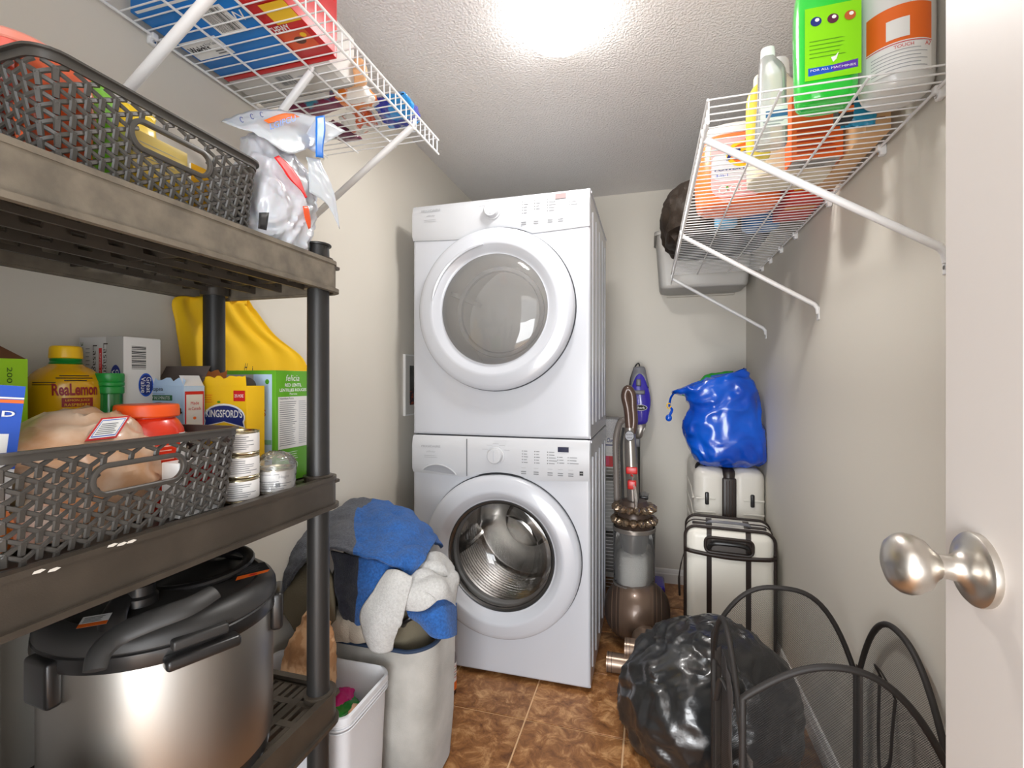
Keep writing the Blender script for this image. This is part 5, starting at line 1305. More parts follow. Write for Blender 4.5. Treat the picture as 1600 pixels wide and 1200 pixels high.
# ================================================================== PURPLE STICK VACUUM against the back wall
M_pur = mat('purple_plastic', srgb(70, 58, 190), .22, coat=.5); M_gry = mat('grey_plastic', srgb(120, 120, 126), .35)
sx, sy = -.048, 2.885
r = thing('stick_vacuum', 'purple and grey stick vacuum leaning on the back wall behind the ball vacuum', 'vacuum cleaner', (sx, sy, 0))
def extr(name, pts, y0, y1, m, root, bev=.006):
    """outline in photo pixels on the plane y0, given real thickness"""
    g = G(); n = len(pts); c = sum((V(p) for p in pts), V((0, 0, 0))) / n
    lay = [(y1, 1.0), (y0 + bev, 1.0), (y0 + bev * .3, .95), (y0, .86)]
    rows = [[V((c.x + (p.x - c.x) * k, y, c.z + (p.z - c.z) * k)) for p in pts] for y, k in lay]
    capped(g, rows, m, True, True); return g.build(name, root, ang=50)
o_ = lambda l, Y=2.84: catmull([P(x, y, Y=Y) for x, y in l] + [P(*l[0], Y=Y)], 3)[:-1]
extr('motor_shell', o_([(995, 577), (1005, 577), (1012, 600), (1017, 625), (1014, 648), (1009, 662), (988, 662), (984, 645), (984, 618), (988, 596)]), 2.80, 2.90, M_pur, r, .02)
extr('grey_frame', o_([(990, 574), (1006, 573), (1010, 584), (1014, 606), (1008, 590), (1000, 583), (992, 590), (985, 608), (986, 594)]), 2.793, 2.89, M_gry, r, .012)
extr('lower_shell', o_([(990, 661), (1009, 661), (1006, 674), (1002, 684), (992, 683)]), 2.815, 2.89, M_sil, r, .01)
F = Face(P(984, 645, Y=2.798), (1, 0, 0), (0, 0, 1)); F.disc(.060, .030, .036, .017, M_white, 28); F.disc(.060, .030, .033, .0145, M_ink, 28); F.txt('Shark', .060, .030, .012, M_white, w=.048, bold=.03); F.done(r, 'badge')
q = P(998, 613, Y=2.795); g = G(); g.rbox((q.x - .034, q.y - .006, q.z - .012), (q.x + .034, q.y + .01, q.z + .012), .006, M_gry); g.rbox((q.x - .014, q.y - .008, q.z + .035), (q.x + .012, q.y + .01, q.z + .075), .006, M_gry); g.build('latch', r)
q = P(996, 684, Y=2.85); g = G(); g.tube([q + V((0, 0, .02)), V((q.x - .004, 2.85, .10))], .016, M_blk2, 14); g.build('tube', r)
g = G(); q2 = P(996, 690, Y=2.835); g.rbox((q2.x - .014, q2.y - .01, q2.z - .03), (q2.x + .014, q2.y + .01, q2.z + .022), .004, M_gry); g.build('tube_switch', r)
g = G(); g.rbox((-.155, 2.74, .004), (.085, 2.90, .058), .018, M_pur, 4); g.build('floor_head', r)
g = G(); g.tube([V((-.06, 2.84, .05)), V((-.055, 2.85, .12))], .022, M_gry, 12); g.build('swivel_neck', r)
g = G(); g.tube(catmull([P(1000, 576, Y=2.85), P(998, 568, Y=2.85), P(993, 572, Y=2.85), P(986, 590, Y=2.85), P(983, 610, Y=2.86)], 6), .004, M_blk2, 8); g.build('power_cord', r)

# ================================================================== WHITE WIRE ORGANISER behind the washer
r = thing('wire_organiser', 'white wire organiser rack standing on the floor behind the washer', 'rack', (-.29, 2.82, 0))
x0, x1, y0, y1 = -.40, -.165, 2.72, 2.925
for k in range(34):
    z = .035 + k * .0195; g = G(); g.tube([(x0, y1, z), (x0, y0, z), (x1, y0, z), (x1, y1, z)], .0016, M_wire, 5); g.build('wire', r)
for x, y in ((x0, y0), (x1, y0), (x0, y1), (x1, y1), ((x0 + x1) / 2, y0), (x1, (y0 + y1) / 2)): g = G(); g.tube([(x, y, 0), (x, y, .70)], .003, M_wire, 6); g.build('upright', r)
g = G(); g.box((x0, y0, .695), (x1, y1, .70), M_wire); g.build('top_plate', r)
r, fs, fe = carton('tissue_carton', 'red and white carton on the wire organiser behind the washer', 'box', (-.17, 2.73), -.22, .18, .7005, .775, M_white); fs.rect(0, .0, 1, .8, M_red); fs.rect(.55, .1, .8, .8, mat('pink_print', srgb(220, 70, 110), .5)); fs.done(r)
r, fs, fe = carton('wipes_pack', 'white speckled wipes carton with blue lettering, topmost on the wire organiser', 'box', (-.168, 2.73), -.22, .18, .776, .965, mat('speckled_white', srgb(222, 222, 222), .5, var=(srgb(190, 190, 194), 200, .45, .6)))
fs.rect(0, 0, 1, .45, M_white); fs.txt('Clorox', .86, .38, .13, M_navy, w=.25, shear=.2, bold=.02); fs.lines(.7, .22, .98, .3, 1, M_navy); fs.done(r)
for k, (z0, z1, mm) in enumerate(((.10, .30, 'grey_towel'), (.34, .62, 'white_towel'))):
    g = G(); g.rbox((x0 + .01, y0 + .01, z0), (x1 - .01, y1 - .01, z1), .02, mat(mm, srgb(120, 118, 116) if k == 0 else srgb(180, 180, 178), .9), 3)
    tag(g.build('folded_towel'), ['dark folded towel low in the white wire organiser', 'pale folded towel higher in the white wire organiser'][k], 'towel')

# ================================================================== SUITCASES
M_shell = mat('cream_shell', srgb(246, 243, 232), .38, coat=.15); M_leath = mat('dark_brown_trim', srgb(48, 38, 34), .45); M_shell2 = mat('beige_shell', srgb(222, 218, 208), .42, coat=.1)
# front cream suitcase
ang = math.radians(-5.5); O = V((.150, 2.190, 0)); W_, D_, H0, H1 = .345, .215, .035, .555
M = Matrix.Translation(O) @ Matrix.Rotation(ang, 4, 'Z'); MT = lambda x, y, z: M @ V((x, y, z))
r = thing('suitcase', 'cream retro suitcase with dark brown trim straps in front of the beige suitcase', 'suitcase', O + V((W_ / 2, D_ / 2, 0)))
g = G(); g.rbox((0, 0, H0), (W_, D_, H1), .042, M_shell, 6, M); g.build('shell', r)
def outline(w, h, rr, y, n=8): return [MT(x, y, z) for x, z in rrect(-.001, H0 - .001, w + .001, h + .001, rr, n)]
for y in (.006, D_ - .006):
    g = G(); g.tube(outline(W_, H1, .045, y + (.012 if y < .1 else -.012)), .0065, M_leath, 8, closed=True); g.build('edge_trim', r)
g = G(); g.tube(outline(W_, H1, .044, D_ * .55), .004, M_leath, 8, closed=True, ); g.build('zip_line', r)
# straps: two vertical, one curved cross band
def strap(pts, w, t=.0025, name='strap'):
    g = G(); n = len(pts); rows = []
    for i, (x, y, z) in enumerate(pts): rows.append([MT(x - w / 2, y - t, z), MT(x + w / 2, y - t, z)])
    bk = [[MT(x - w / 2, y + .001, z), MT(x + w / 2, y + .001, z)] for x, y, z in pts]
    g.grid(rows, M_leath); g.grid([[a[0], b[0]] for a, b in zip(rows, bk)], M_leath); g.grid([[b[1], a[1]] for a, b in zip(rows, bk)], M_leath); g.build(name, r, ang=30)
for x in (.095, .245):
    top = [(x, 0, H0 + .04), (x, 0, H1 - .045)] + [(x, .042 - .042 * math.cos(a), H1 - .042 + .042 * math.sin(a)) for a in [math.radians(k * 15) for k in range(7)]]
    strap([p if i < 2 else (p[0], p[1] - .0005, p[2] + (.0015 if i > 3 else 0)) for i, p in enumerate(top)], .020)
    gg = G(); gg.obox(MT(x - .012, .05, H1 - .0005), M.to_3x3() @ V((.024, 0, 0)), M.to_3x3() @ V((0, .11, 0)), (0, 0, .003), M_leath); gg.build('strap', r)
    gg = G(); gg.cyl(MT(x, -.0055, H1 - .105), MT(x, -.001, H1 - .105), .006, M_chrome, n=14); gg.build('rivet', r)
g = G(); rows = []
for i in range(17):
    t = i / 16; x = lerp(-.001, W_ + .001, t); z = H1 - .098 - .022 * math.sin(PI * t) * .6; y = -.0035 if .06 < t < .94 else .006
    rows.append([MT(x, y, z - .0085), MT(x, y, z + .0085)])
g.grid(rows, M_leath); g.build('cross_band', r, solid=.004, ang=180)
for sx_ in (-1, 1):
    g = G(); c = W_ / 2 + sx_ * .115; g.obox(MT(c - .03, .055, H1 - .0005), M.to_3x3() @ V((.06, 0, 0)), M.to_3x3() @ V((0, .03, 0)), (0, 0, .004), M_leath); g.build('handle_mount', r)
g = G(); g.tube(catmull([MT(W_ / 2 - .085, .07, H1 + .002), MT(W_ / 2 - .07, .062, H1 + .014), MT(W_ / 2, .058, H1 + .017), MT(W_ / 2 + .07, .062, H1 + .014), MT(W_ / 2 + .085, .07, H1 + .002)], 5), .006, M_gry, 8); g.build('top_handle', r)
fr = [MT(x, -.004, z) for x, z in rrect(.080, H1 - .096, .262, H1 - .035, .02, 5)]
g = G(); g.tube(fr, .0065, M_leath, 8, closed=True); g.build('handle_frame', r)
g = G(); g.tube(catmull([MT(.095, -.006, H1 - .080), MT(.105, -.018, H1 - .060), MT(.13, -.022, H1 - .052), MT(.21, -.022, H1 - .052), MT(.238, -.018, H1 - .060), MT(.247, -.006, H1 - .080)], 5), .0085, M_blk, 10); g.build('carry_handle', r)
g = G(); g.obox(MT(.085, -.001, H1 - .092), M.to_3x3() @ V((.172, 0, 0)), M.to_3x3() @ V((0, .002, 0)), (0, 0, .053), mat('handle_recess', srgb(90, 84, 80), .5)); g.build('handle_recess', r)
g = G(); g.obox(MT(.158, -.0265, H1 - .058), M.to_3x3() @ V((.028, 0, 0)), M.to_3x3() @ V((0, .003, 0)), (0, 0, .010), M_chrome); g.build('handle_plate', r)
for x in (.03, W_ - .03):
    for y in (.03, D_ - .03): g = G(); g.cyl(MT(x - .01, y, .022), MT(x + .01, y, .022), .022, M_blk, n=20); g.rbox((x - .016, y - .016, .028), (x + .016, y + .016, .05), .005, M_blk, 3, M); g.build('wheel', r)
g = G(); g.tube(catmull([MT(-.004, .10, .42), MT(-.020, .09, .36), MT(-.028, .08, .30), MT(-.026, .085, .22)], 5), [.004] * 5 + [.006] * 5 + [.010] * 6, M_leath, 8, flat=.5); g.build('luggage_tag', r)
# rear beige suitcase
X0, X1, Y0, Y1, ZT = .205, .518, 2.435, 2.895, .770
r = thing('suitcase', 'beige hard-shell suitcase with black centre strip behind the cream suitcase', 'suitcase', ((X0 + X1) / 2, (Y0 + Y1) / 2, 0))
xm = (X0 + X1) / 2
for a, b in ((X0, xm - .018), (xm + .018, X1)):
    g = G(); g.rbox((a, Y0, .045), (b + (.012 if a == X0 else 0), Y1, ZT), .05, M_shell2, 6) if a == X0 else g.rbox((a - .012, Y0, .045), (b, Y1, ZT), .05, M_shell2, 6)
    g.build('shell', r)
g = G(); g.rbox((xm - .034, Y0 + .001, .05), (xm + .034, Y1 - .002, ZT - .001), .04, mat('black_strip', srgb(44, 36, 32), .4), 5); g.rbox((xm - .031, Y0 - .003, .09), (xm + .031, Y0 + .02, ZT - .045), .008, mat('black_strip', (0, 0, 0))); g.build('centre_strip', r)
for dx in (-.012, 0, .012): g = G(); g.tube([(xm + dx, Y0 - .0035, .10), (xm + dx, Y0 - .0035, ZT - .055)], .0016, M_brzd, 6); g.build('zip_line', r)
for s in (-1, 1):
    g = G(); c = xm + s * .098; g.rbox((c - .009, Y0 - .009, ZT - .175), (c + .009, Y0 + .004, ZT - .115), .006, M_blk); g.build('rubber_foot', r)
for z in (ZT - .145, ZT - .21, ZT - .275):
    for a, b in ((X0 + .008, xm - .06), (xm + .06, X1 - .008)):
        g = G(); g.rbox((a, Y0 - .004, z - .004), (b, Y0 + .004, z + .004), .003, M_shell2); g.build('moulded_ridge', r)
for k, z in enumerate((ZT - .12, ZT - .20, ZT - .28, ZT - .36, ZT - .44)):
    g = G(); g.tube([(X0 - .0005, Y0 + .03, z - .03), (X0 - .0005, Y0 + .12, z), (X0 - .0005, Y1 - .06, z)], .005, M_shell2, 6); g.build('moulded_ridge', r)
g = G(); g.lathe([(.020, 0), (.030, .004), (.032, .014), (.026, .022), (.016, .022), (.014, .006)], (X0 + .045, Y0 + .07, ZT - .012), M_blk, axis=(-.35, -.55, .55), n=20); g.build('corner_wheel', r)

# ================================================================== BLUE SHOPPING BAG on the beige suitcase
M_bbag = mat('blue_woven_plastic', srgb(0, 92, 214), .22, coat=.5, bump=('wave', 220, .05, .001), var=(srgb(0, 72, 190), 7, .4, .6))
yc = 2.50
def pr(lx, rx, y, d=.10, Y=yc, tilt=0):
    a, b = P(lx, y, Y=Y), P(rx, y + tilt, Y=Y); c = (a + b) / 2; return (c, (b - a) / 2, V((0, d, 0)))
rings = [pr(1128, 1176, 738, .04, 2.53), pr(1104, 1190, 731, .07, 2.53, -2), pr(1086, 1198, 716, .10), pr(1074, 1197, 692, .11), pr(1066, 1192, 662, .11), pr(1076, 1187, 640, .11, yc, -6), pr(1070, 1181, 622, .105, yc, -12), pr(1054, 1174, 614, .095, yc, -26), pr(1048, 1164, 612, .085, yc, -36)]
rings = [(V((c.x, c.y, max(c.z, ZT + .002 + .001 * i))), a, b) for i, (c, a, b) in enumerate(rings)]
rows = wrinkle(sack(rings, 120, 9, 2.6), .011, 11, 5, closed=True, amp2=.004, sc2=26)
rows = [[V((min(p.x, XR - .004), min(p.y, YB - .01), max(p.z, ZT + .001))) for p in r_] for r_ in rows]
g = G(); capped(g, rows, M_bbag, top=False)
inner = [[p + (sum(r_, V((0, 0, 0))) / len(r_) - p) * .03 for p in r_] for r_ in rows[-14:]][::-1]; g.grid(inner, M_bbag, closed=True)
bb = g.build('shopping_bag', ang=70); tag(bb, 'big glossy blue shopping bag stuffed full on top of the beige suitcase', 'bag')
tp = rows[-1]; cen = sum(tp, V((0, 0, 0))) / len(tp)
g = G(); fill = [[cen + (p - cen) * k + V((0, 0, -.012 + .03 * (1 - k))) for p in tp] for k in (.98, .7, .4, .1)]
fill = wrinkle(fill, .008, 25, 8, closed=True); g.grid(fill, M_bbag, closed=True); g.build('bag_filling', bb)
mg = mat('green_fabric', srgb(20, 150, 40), .45)
part_patch('green_cloth', bb, [[P(1086, 606, Y=2.50), P(1100, 588, Y=2.51), P(1118, 583, Y=2.52), P(1146, 580, Y=2.53)], [P(1088, 607, Y=2.462), P(1104, 598, Y=2.46), P(1124, 594, Y=2.46), P(1142, 590, Y=2.468)]], mg, 8, 6, .003, 40, 2, .002, 'green cloth edge')
part_patch('green_cloth', bb, [[P(1065, 612, Y=2.48), P(1072, 612, Y=2.48)], [P(1066, 618, Y=2.47), P(1073, 619, Y=2.47)]], mg, 3, 3, .001, 40, 2, .001, 'green cloth edge')
g = G(); g.tube(catmull([P(1053, 614, Y=2.52), P(1048, 622, Y=2.54), P(1046, 634, Y=2.55), P(1050, 640, Y=2.54), P(1047, 648, Y=2.54)], 5), .007, M_bbag, 8, flat=.5); g.ell(P(1045, 653, Y=2.54), (.016, .010, .018), M_bbag, 12, 8); g.build('strap_loop', bb)
g = G(); g.tube([P(1045 + 3 * math.cos(a), 634 + 4 * math.sin(a), Y=2.54) for a in [k * .7 for k in range(9)]], .003, M_yel, 6); g.build('yellow_stitching', bb)
g = G(); g.tube(catmull([P(1162, 575, Y=2.52), P(1168, 600, Y=2.50), P(1176, 630, Y=2.49), P(1184, 655, Y=2.50)], 6), .006, M_navy, 8, flat=.5); g.build('carry_strap', bb)

# ================================================================== BLACK BIN BAG
M_bin_bag = mat('black_bin_liner', srgb(34, 35, 36), .3, coat=.35, spec=.8, bump=('noise', 45, .3, .004))
R = [((.175, 1.66, .002), (.18, 0, 0), (0, .14, 0)), ((.175, 1.66, .02), (.235, 0, 0), (0, .195, 0)), ((.175, 1.66, .12), (.262, 0, 0), (0, .225, 0)), ((.18, 1.665, .22), (.25, 0, 0), (0, .215, 0)),
     ((.19, 1.67, .30), (.21, 0, 0), (0, .18, 0)), ((.205, 1.68, .355), (.14, 0, 0), (0, .12, 0)), ((.215, 1.69, .385), (.06, 0, 0), (0, .055, 0)), ((.215, 1.69, .392), (.008, 0, 0), (0, .008, 0))]
rows = sack(R, 150, 14, 2.1)
rows = [[p + V((p.x - .18, p.y - 1.66, 0)) * (.11 * (1 - 2.4 * abs(noise.noise(V((7.5 * (p.x + .5 * p.z), 7.5 * (p.y - .4 * p.z), 2.2 * p.z + 1.5))))) - .05) for p in r_] for r_ in rows]
rows = wrinkle(rows, .010, 13, 11, closed=True, amp2=.006, sc2=9)
rows = wrinkle(rows, .0018, 38, 3, closed=True)
rows = [[V((min(p.x, XR - .006), max(p.y, 1.425), max(p.z, .001))) for p in r_] for r_ in rows]
g = G(); capped(g, rows, M_bin_bag); o = g.build('bin_bag', ang=40); tag(o, 'bulging black plastic bin bag on the floor behind the mesh hamper', 'bag')

# ================================================================== POP-UP MESH HAMPER
M_net = netmat('black_net', srgb(34, 32, 31), .0046, .27); M_band = mat('black_webbing', srgb(40, 36, 34), .6, bump=('noise', 300, .4, .001))
HX0, HX1, HY0, HY1 = .175, .503, .985, 1.395
r = thing('mesh_hamper', 'open black mesh pop-up laundry hamper in the right foreground by the door', 'hamper', ((HX0 + HX1) / 2, (HY0 + HY1) / 2, 0))
def arch(w, zc, zp, n=30, z0=.012, p=2.4):
    pts = []
    for i in range(n + 1):
        t = i / n; s = -1 + 2 * t
        pts.append((t * w, zc + (zp - zc) * (1 - abs(s) ** p)))
    return pts
def panel(A, B, zc, zp, p=2.4, zc2=None, bulge=(0, 0, 0)):
    A, B = V((*A, 0)), V((*B, 0)); w = (B - A).length; d = (B - A).normalized(); bu = V(bulge)
    top = arch(w, zc, zp, p=p); top = [(x, z + ((zc2 - zc) * (x / w) * min(1, 1.5 * (1 - max(0, (zp - z) / (zp - zc)) * .0) ) * ((zp - z) / (zp - zc)) if zc2 else 0)) for x, z in top]; g = G(); rows, uvs = [], []
    for j in range(11):
        f = j / 10; rows.append([]); uvs.append([])
        for (x, z) in top:
            zz = lerp(.012, z, f); q = math.sin(PI * x / w) * math.sin(PI * min(1, f * .9 + .05))
            rows[-1].append(A + d * x + V((0, 0, zz)) + bu * q); uvs[-1].append((x, zz))
    g.grid(rows, M_net, uvs); g.build('net_panel', r, ang=180)
    rim = [rows[j][0] for j in range(0, 10)] + rows[-1] + [rows[j][-1] for j in range(9, -1, -1)] 
    g = G(); g.tube(rim, .0064, M_band, 8, closed=True); g.build('rim_hoop', r, ang=80)
panel((HX0 - .008, HY1), (HX1 - .004, HY1), .50, .640, 2.8, zc2=.44)
panel((HX1, HY1 - .012), (HX1, HY0 + .012), .46, .652, 2.4, zc2=.47, bulge=(.004, 0, 0))
panel((HX0 - .006, HY0), (HX1 - .006, HY0), .585, .668, 2.2, zc2=.50, bulge=(0, -.01, 0))
panel((HX0, HY0 + .012), (HX0 - .008, HY1 - .012), .45, .625, 2.0, bulge=(-.022, 0, 0))
# folded fabric corner gussets
def gusset(pts, m=M_band):
    g = G(); g.grid(patch([[V(p) for p in q] for q in pts], 4, 6), mat('sheer_grey_fabric', srgb(86, 78, 72), .8)); g.build('gusset', r, solid=.0008, ang=180)
for (xa, ya), (xb_, yb_) in (((HX1 - .004, HY1), (HX1, HY1 - .03)), ((HX0 + .012, HY1), (HX0 - .008, HY1 - .03)), ((HX0 + .012, HY0), (HX0, HY0 + .03)), ((HX1 - .006, HY0), (HX1, HY0 + .03))):
    gusset([[(xa, ya, .02), (xb_, yb_, .02)], [(xa, ya, .25), (xb_, yb_, .25)], [(xa, ya, .47), (xb_, yb_, .47)]])
# fabric pocket strip on the left panel and carry handles
g = G(); rows = patch([[V((HX0 - .012, y, z)) for y in (1.06, 1.13, 1.20)] for z in (.08, .3, .5, .56)], 5, 6); rows = wrinkle(rows, .006, 16, 2, False); g.grid(rows, mat('charcoal_sheer', srgb(70, 66, 64), .5)); g.build('side_pocket', r, solid=.001, ang=180)
hy = 1.22
g = G(); g.tube(catmull([V((HX1 - .006, 1.255, .52)), V((HX1 - .018, 1.25, .545)), V((HX1 - .02, 1.22, .55)), V((HX1 - .018, 1.19, .54)), V((HX1 - .006, 1.185, .51))], 5), .005, M_band, 8, flat=.4)
g.tube(catmull([V((HX1 - .008, 1.255, .52)), V((HX1 - .012, 1.25, .44)), V((HX1 - .014, 1.245, .36)), V((HX1 - .02, 1.22, .335)), V((HX1 - .014, 1.195, .37)), V((HX1 - .012, 1.188, .44)), V((HX1 - .008, 1.185, .51))], 6), .006, M_band, 8, flat=.4); g.build('carry_handle', r)
g = G(); g.tube(catmull([V((HX0 - .006, 1.13, .50)), V((HX0 - .022, 1.15, .52)), V((HX0 - .026, 1.2, .44)), V((HX0 - .022, 1.25, .50)), V((HX0 - .008, 1.27, .48))], 6), .006, M_band, 8, flat=.4); g.build('carry_handle', r)
g = G(); g.box((HX0, HY0, .003), (HX1, HY1, .006), M_band); g.build('base', r)

# ================================================================== PICTURE / ACCESS FRAME on the left wall
q0, q1 = 1.935, 2.115
r = thing('picture_frame', 'white framed picture on the left wall half hidden by the washer and dryer', 'picture', (XL, (q0 + q1) / 2, 1.022))
g = G()
for lo, hi in (((XL, q0, 1.022), (XL + .012, q0 + .006, 1.300)), ((XL, q1 - .006, 1.022), (XL + .012, q1, 1.300)), ((XL, q0 + .006, 1.022), (XL + .012, q1 - .006, 1.028)), ((XL, q0 + .006, 1.294), (XL + .012, q1 - .006, 1.300))): g.box(lo, hi, M_white)
g.build('frame', r); g = G(); g.box((XL, q0 + .006, 1.028), (XL + .006, q1 - .006, 1.294), mat('grey_mount', srgb(206, 204, 198), .8)); g.build('mount', r)
F = Face((XL + .006, q0, 1.022), (0, 1, 0), (0, 0, 1), q1 - q0, .278); F.rect(.28, .17, .75, .82, mat('dark_photo', srgb(62, 64, 62), .3, var=(srgb(96, 98, 94), 14, .4, .6))); F.rect(.28, .17, .75, .40, mat('photo_foreground', srgb(52, 50, 60), .3, var=(srgb(186, 92, 60), 60, .5, .6))); F.done(r, 'photograph')
# ================================================================== RIGHT WIRE SHELF CONTENTS
zr = 1.7245
def bottle(name, label, cat, c, rings, m, n=48, e=2.6, cap=None, seed=0, group=None, sub='bottle_body'):
    r = thing(name, label, cat, c, group); c = V(c); g = G()
    rows = sack([(c + V((dx, dy, h)), V((rx * math.cos(0), 0, 0)), V((0, ry, 0))) for h, rx, ry, dx, dy in rings], n, 5, e)
    capped(g, rows, m); g.build(sub, r, ang=60); return r
# green detergent jug
c = V((.338, 1.093, zr)); M_gj = mat('green_jug', srgb(40, 205, 60), .2, coat=.5, subs=.1); M_gl = mat('lime_label', srgb(140, 222, 10), .4)
r = bottle('detergent_jug', 'bright green detergent jug with lime label on the right wire shelf', 'bottle', c, [(0, .036, .026, 0, 0), (.003, .046, .034, 0, 0), (.02, .053, .038, 0, 0), (.09, .055, .039, 0, 0), (.20, .055, .039, 0, 0), (.25, .045, .034, 0, 0), (.28, .028, .024, .01, 0), (.30, .022, .022, .012, 0)], M_gj)
g = G(); g.lathe([(.024, .298), (.026, .30), (.025, .335), (.022, .34)], c + V((.012, 0, 0)), mat('green_cap_2', srgb(20, 150, 50), .35), n=28); g.build('bottle_cap', r)
sn = V((.1, -1, 0)).normalized(); F = Face(c + V((-.047, -.0405, .036)), (1, -.02, 0), (0, .0, 1), .094, .14)
F.rect(0, 0, 1, 1, M_gl); F.poly([(.06, .06), (.94, .09), (.94, .2), (.5, .17), (.06, .17)], M_blue); F.poly([(.5, .085), (.94, .09), (.94, .2), (.5, .17)], mat('violet_print', srgb(90, 50, 170), .5)); F.txt('FOR ALL MACHINES', .5, .13, .03, M_white, w=.8); F.lines(.08, .30, .75, .58, 5, mat('olive_ink', srgb(80, 140, 10), .6), fill=.2)
for x, mm in ((.2, M_navy), (.5, mat('maroon_print', srgb(90, 30, 60), .5)), (.8, mat('rust_print', srgb(190, 90, 40), .5))): F.disc(x, .80, .1, .065, mm); F.disc(x + .02, .82, .04, .025, M_white)
F.poly([(.5, .2), (.56, .24), (.6, .33), (.54, .28), (.46, .27)], M_white); F.done(r)
# white tub with orange label
c = V((.459, 1.098, zr)); M_wj = mat('white_jug', srgb(228, 228, 226), .25, coat=.4)
r = bottle('bleach_jug', 'white round-bottomed jug with orange label at the near end of the right wire shelf', 'bottle', c, [(0, .038, .036, 0, 0), (.003, .050, .048, 0, 0), (.02, .058, .055, 0, 0), (.05, .060, .057, 0, 0), (.21, .060, .057, 0, 0), (.25, .05, .046, 0, 0), (.29, .02, .02, 0, 0)], M_wj, e=2.0)
g = G(); a0 = facing(c)
def wr(g, fn, *a, **k): wrap_rect(g, fn, *a, **k)
w = wrapfn(c, .0585, a0 + .1, .0, .0022); wrap_rect(g, w, -.055, .022, .055, .078, M_white, 18, 2); wrap_rect(g, w, -.055, .078, .055, .145, M_orange, 18, 2)
w2 = wrapfn(c, .0585, a0 + .1, .0, .003)
for k in range(6): wrap_rect(g, w2, -.045, .028 + k * .0065, .045 - .012 * (k % 2), .0294 + k * .0065, M_inkl, 14, 1)
wrap_rect(g, w2, -.055, .074, .055, .0755, M_red, 14, 1); wrap_rect(g, w2, -.02, .084, .015, .12, M_white, 8, 1)
g.text('TOUCH', 0, 0, 0, .006, M_red, w=.03, fn=wrapfn(c, .0585, a0 + .2, .068, .0035)); g.text('A7', 0, 0, 0, .008, M_red, w=.012, fn=wrapfn(c, .0585, a0 + .85, .068, .0035)); g.build('printed_label', r)
# blue, white and orange refill pouch behind
o = pillow_bag('refill_pouch', 'teal, white and orange refill pouch squeezed beside the white jug', (.430, 1.192, zr + .125), (.035, 0, 0), (0, .022, 0), (0, 0, .125), mat('teal_film', srgb(40, 150, 190), .3, coat=.5, var=(srgb(230, 140, 60), 10, .5, .62)), .004, 40, cat='pouch', seed=31)
r, fs, fe = carton('wipes_box', 'narrow black, blue and orange box between the green jug and white jug', 'box', (.408, 1.15), -.028, .03, zr, zr + .165, mat('dark_card', srgb(40, 44, 50), .5)); fs.rect(0, .82, 1, 1, M_orange); fs.rect(0, .66, 1, .82, M_blue); fs.rect(0, .3, 1, .38, M_red); fs.rect(0, .08, 1, .16, M_orange); fs.txt('PC', .5, .52, .12, M_white, w=.7); fs.done(r)
# dish-soap bottles
c = V((.259, 1.305, zr)); M_ys = mat('yellow_soap', srgb(250, 226, 90), .15, coat=.5, subs=.2)
r = bottle('dish_soap', 'slim yellow dish soap bottle behind the clear bottle on the right wire shelf', 'bottle', c, [(0, .018, .016, 0, 0), (.003, .024, .02, 0, 0), (.02, .027, .022, 0, 0), (.14, .027, .022, 0, 0), (.17, .02, .019, .003, 0), (.18, .015, .015, .005, 0)], M_ys)
g = G(); g.lathe([(.0155, .178), (.016, .18), (.0155, .20), (.013, .205)], c + V((.005, 0, 0)), mat('cream_cap', srgb(232, 232, 206), .35), n=24); g.build('bottle_cap', r)
F = Face(c + V((-.004, -.0235, .03)), (1, 0, 0), (0, 0, 1), .026, .15); F.rect(0, 0, 1, 1, M_white); F.lines(.1, .1, .9, .4, 5, M_inkl); F.done(r)
c = V((.272, 1.238, zr)); M_cl = glass('clear_bottle', (.93, .93, .92), .08, 1.0, (.85, .85, .84), .35)
r = bottle('clear_bottle', 'clear plastic bottle with small blue label in front of the yellow dish soap', 'bottle', c, [(0, .028, .022, 0, 0), (.01, .034, .027, 0, 0), (.11, .030, .026, .002, 0), (.17, .028, .024, .002, 0), (.20, .017, .016, -.006, 0), (.207, .013, .013, -.006, 0)], M_cl)
F = Face(c + V((-.028, -.0300, .03)), (1, 0, 0), (0, 0, 1), .056, .05); F.rect(0, 0, 1, 1, M_white); F.rect(.2, .45, 1, .75, mat('steel_blue_print', srgb(60, 110, 160), .5)); F.lines(.1, .1, .9, .35, 2, M_inkl); F.done(r)
g = G(); g.lathe([(.0145, .205), (.0155, .207), (.0145, .226)], c + V((-.006, 0, 0)), M_white, n=20); g.build('bottle_cap', r)
# big cream jug
c = V((.370, 1.475, zr)); r = bottle('detergent_jug', 'large cream detergent jug behind the orange box on the right wire shelf', 'bottle', c, [(0, .085, .055, 0, 0), (.004, .098, .068, 0, 0), (.02, .105, .075, 0, 0), (.16, .105, .075, 0, 0), (.22, .085, .06, -.01, 0), (.27, .04, .035, -.03, 0), (.29, .025, .025, -.03, 0)], mat('cream_jug', srgb(232, 220, 194), .35, coat=.2))
g = G(); g.lathe([(.026, .288), (.03, .29), (.029, .33), (.026, .335)], c + V((-.03, 0, 0)), M_white, n=24); g.build('bottle_cap', r)
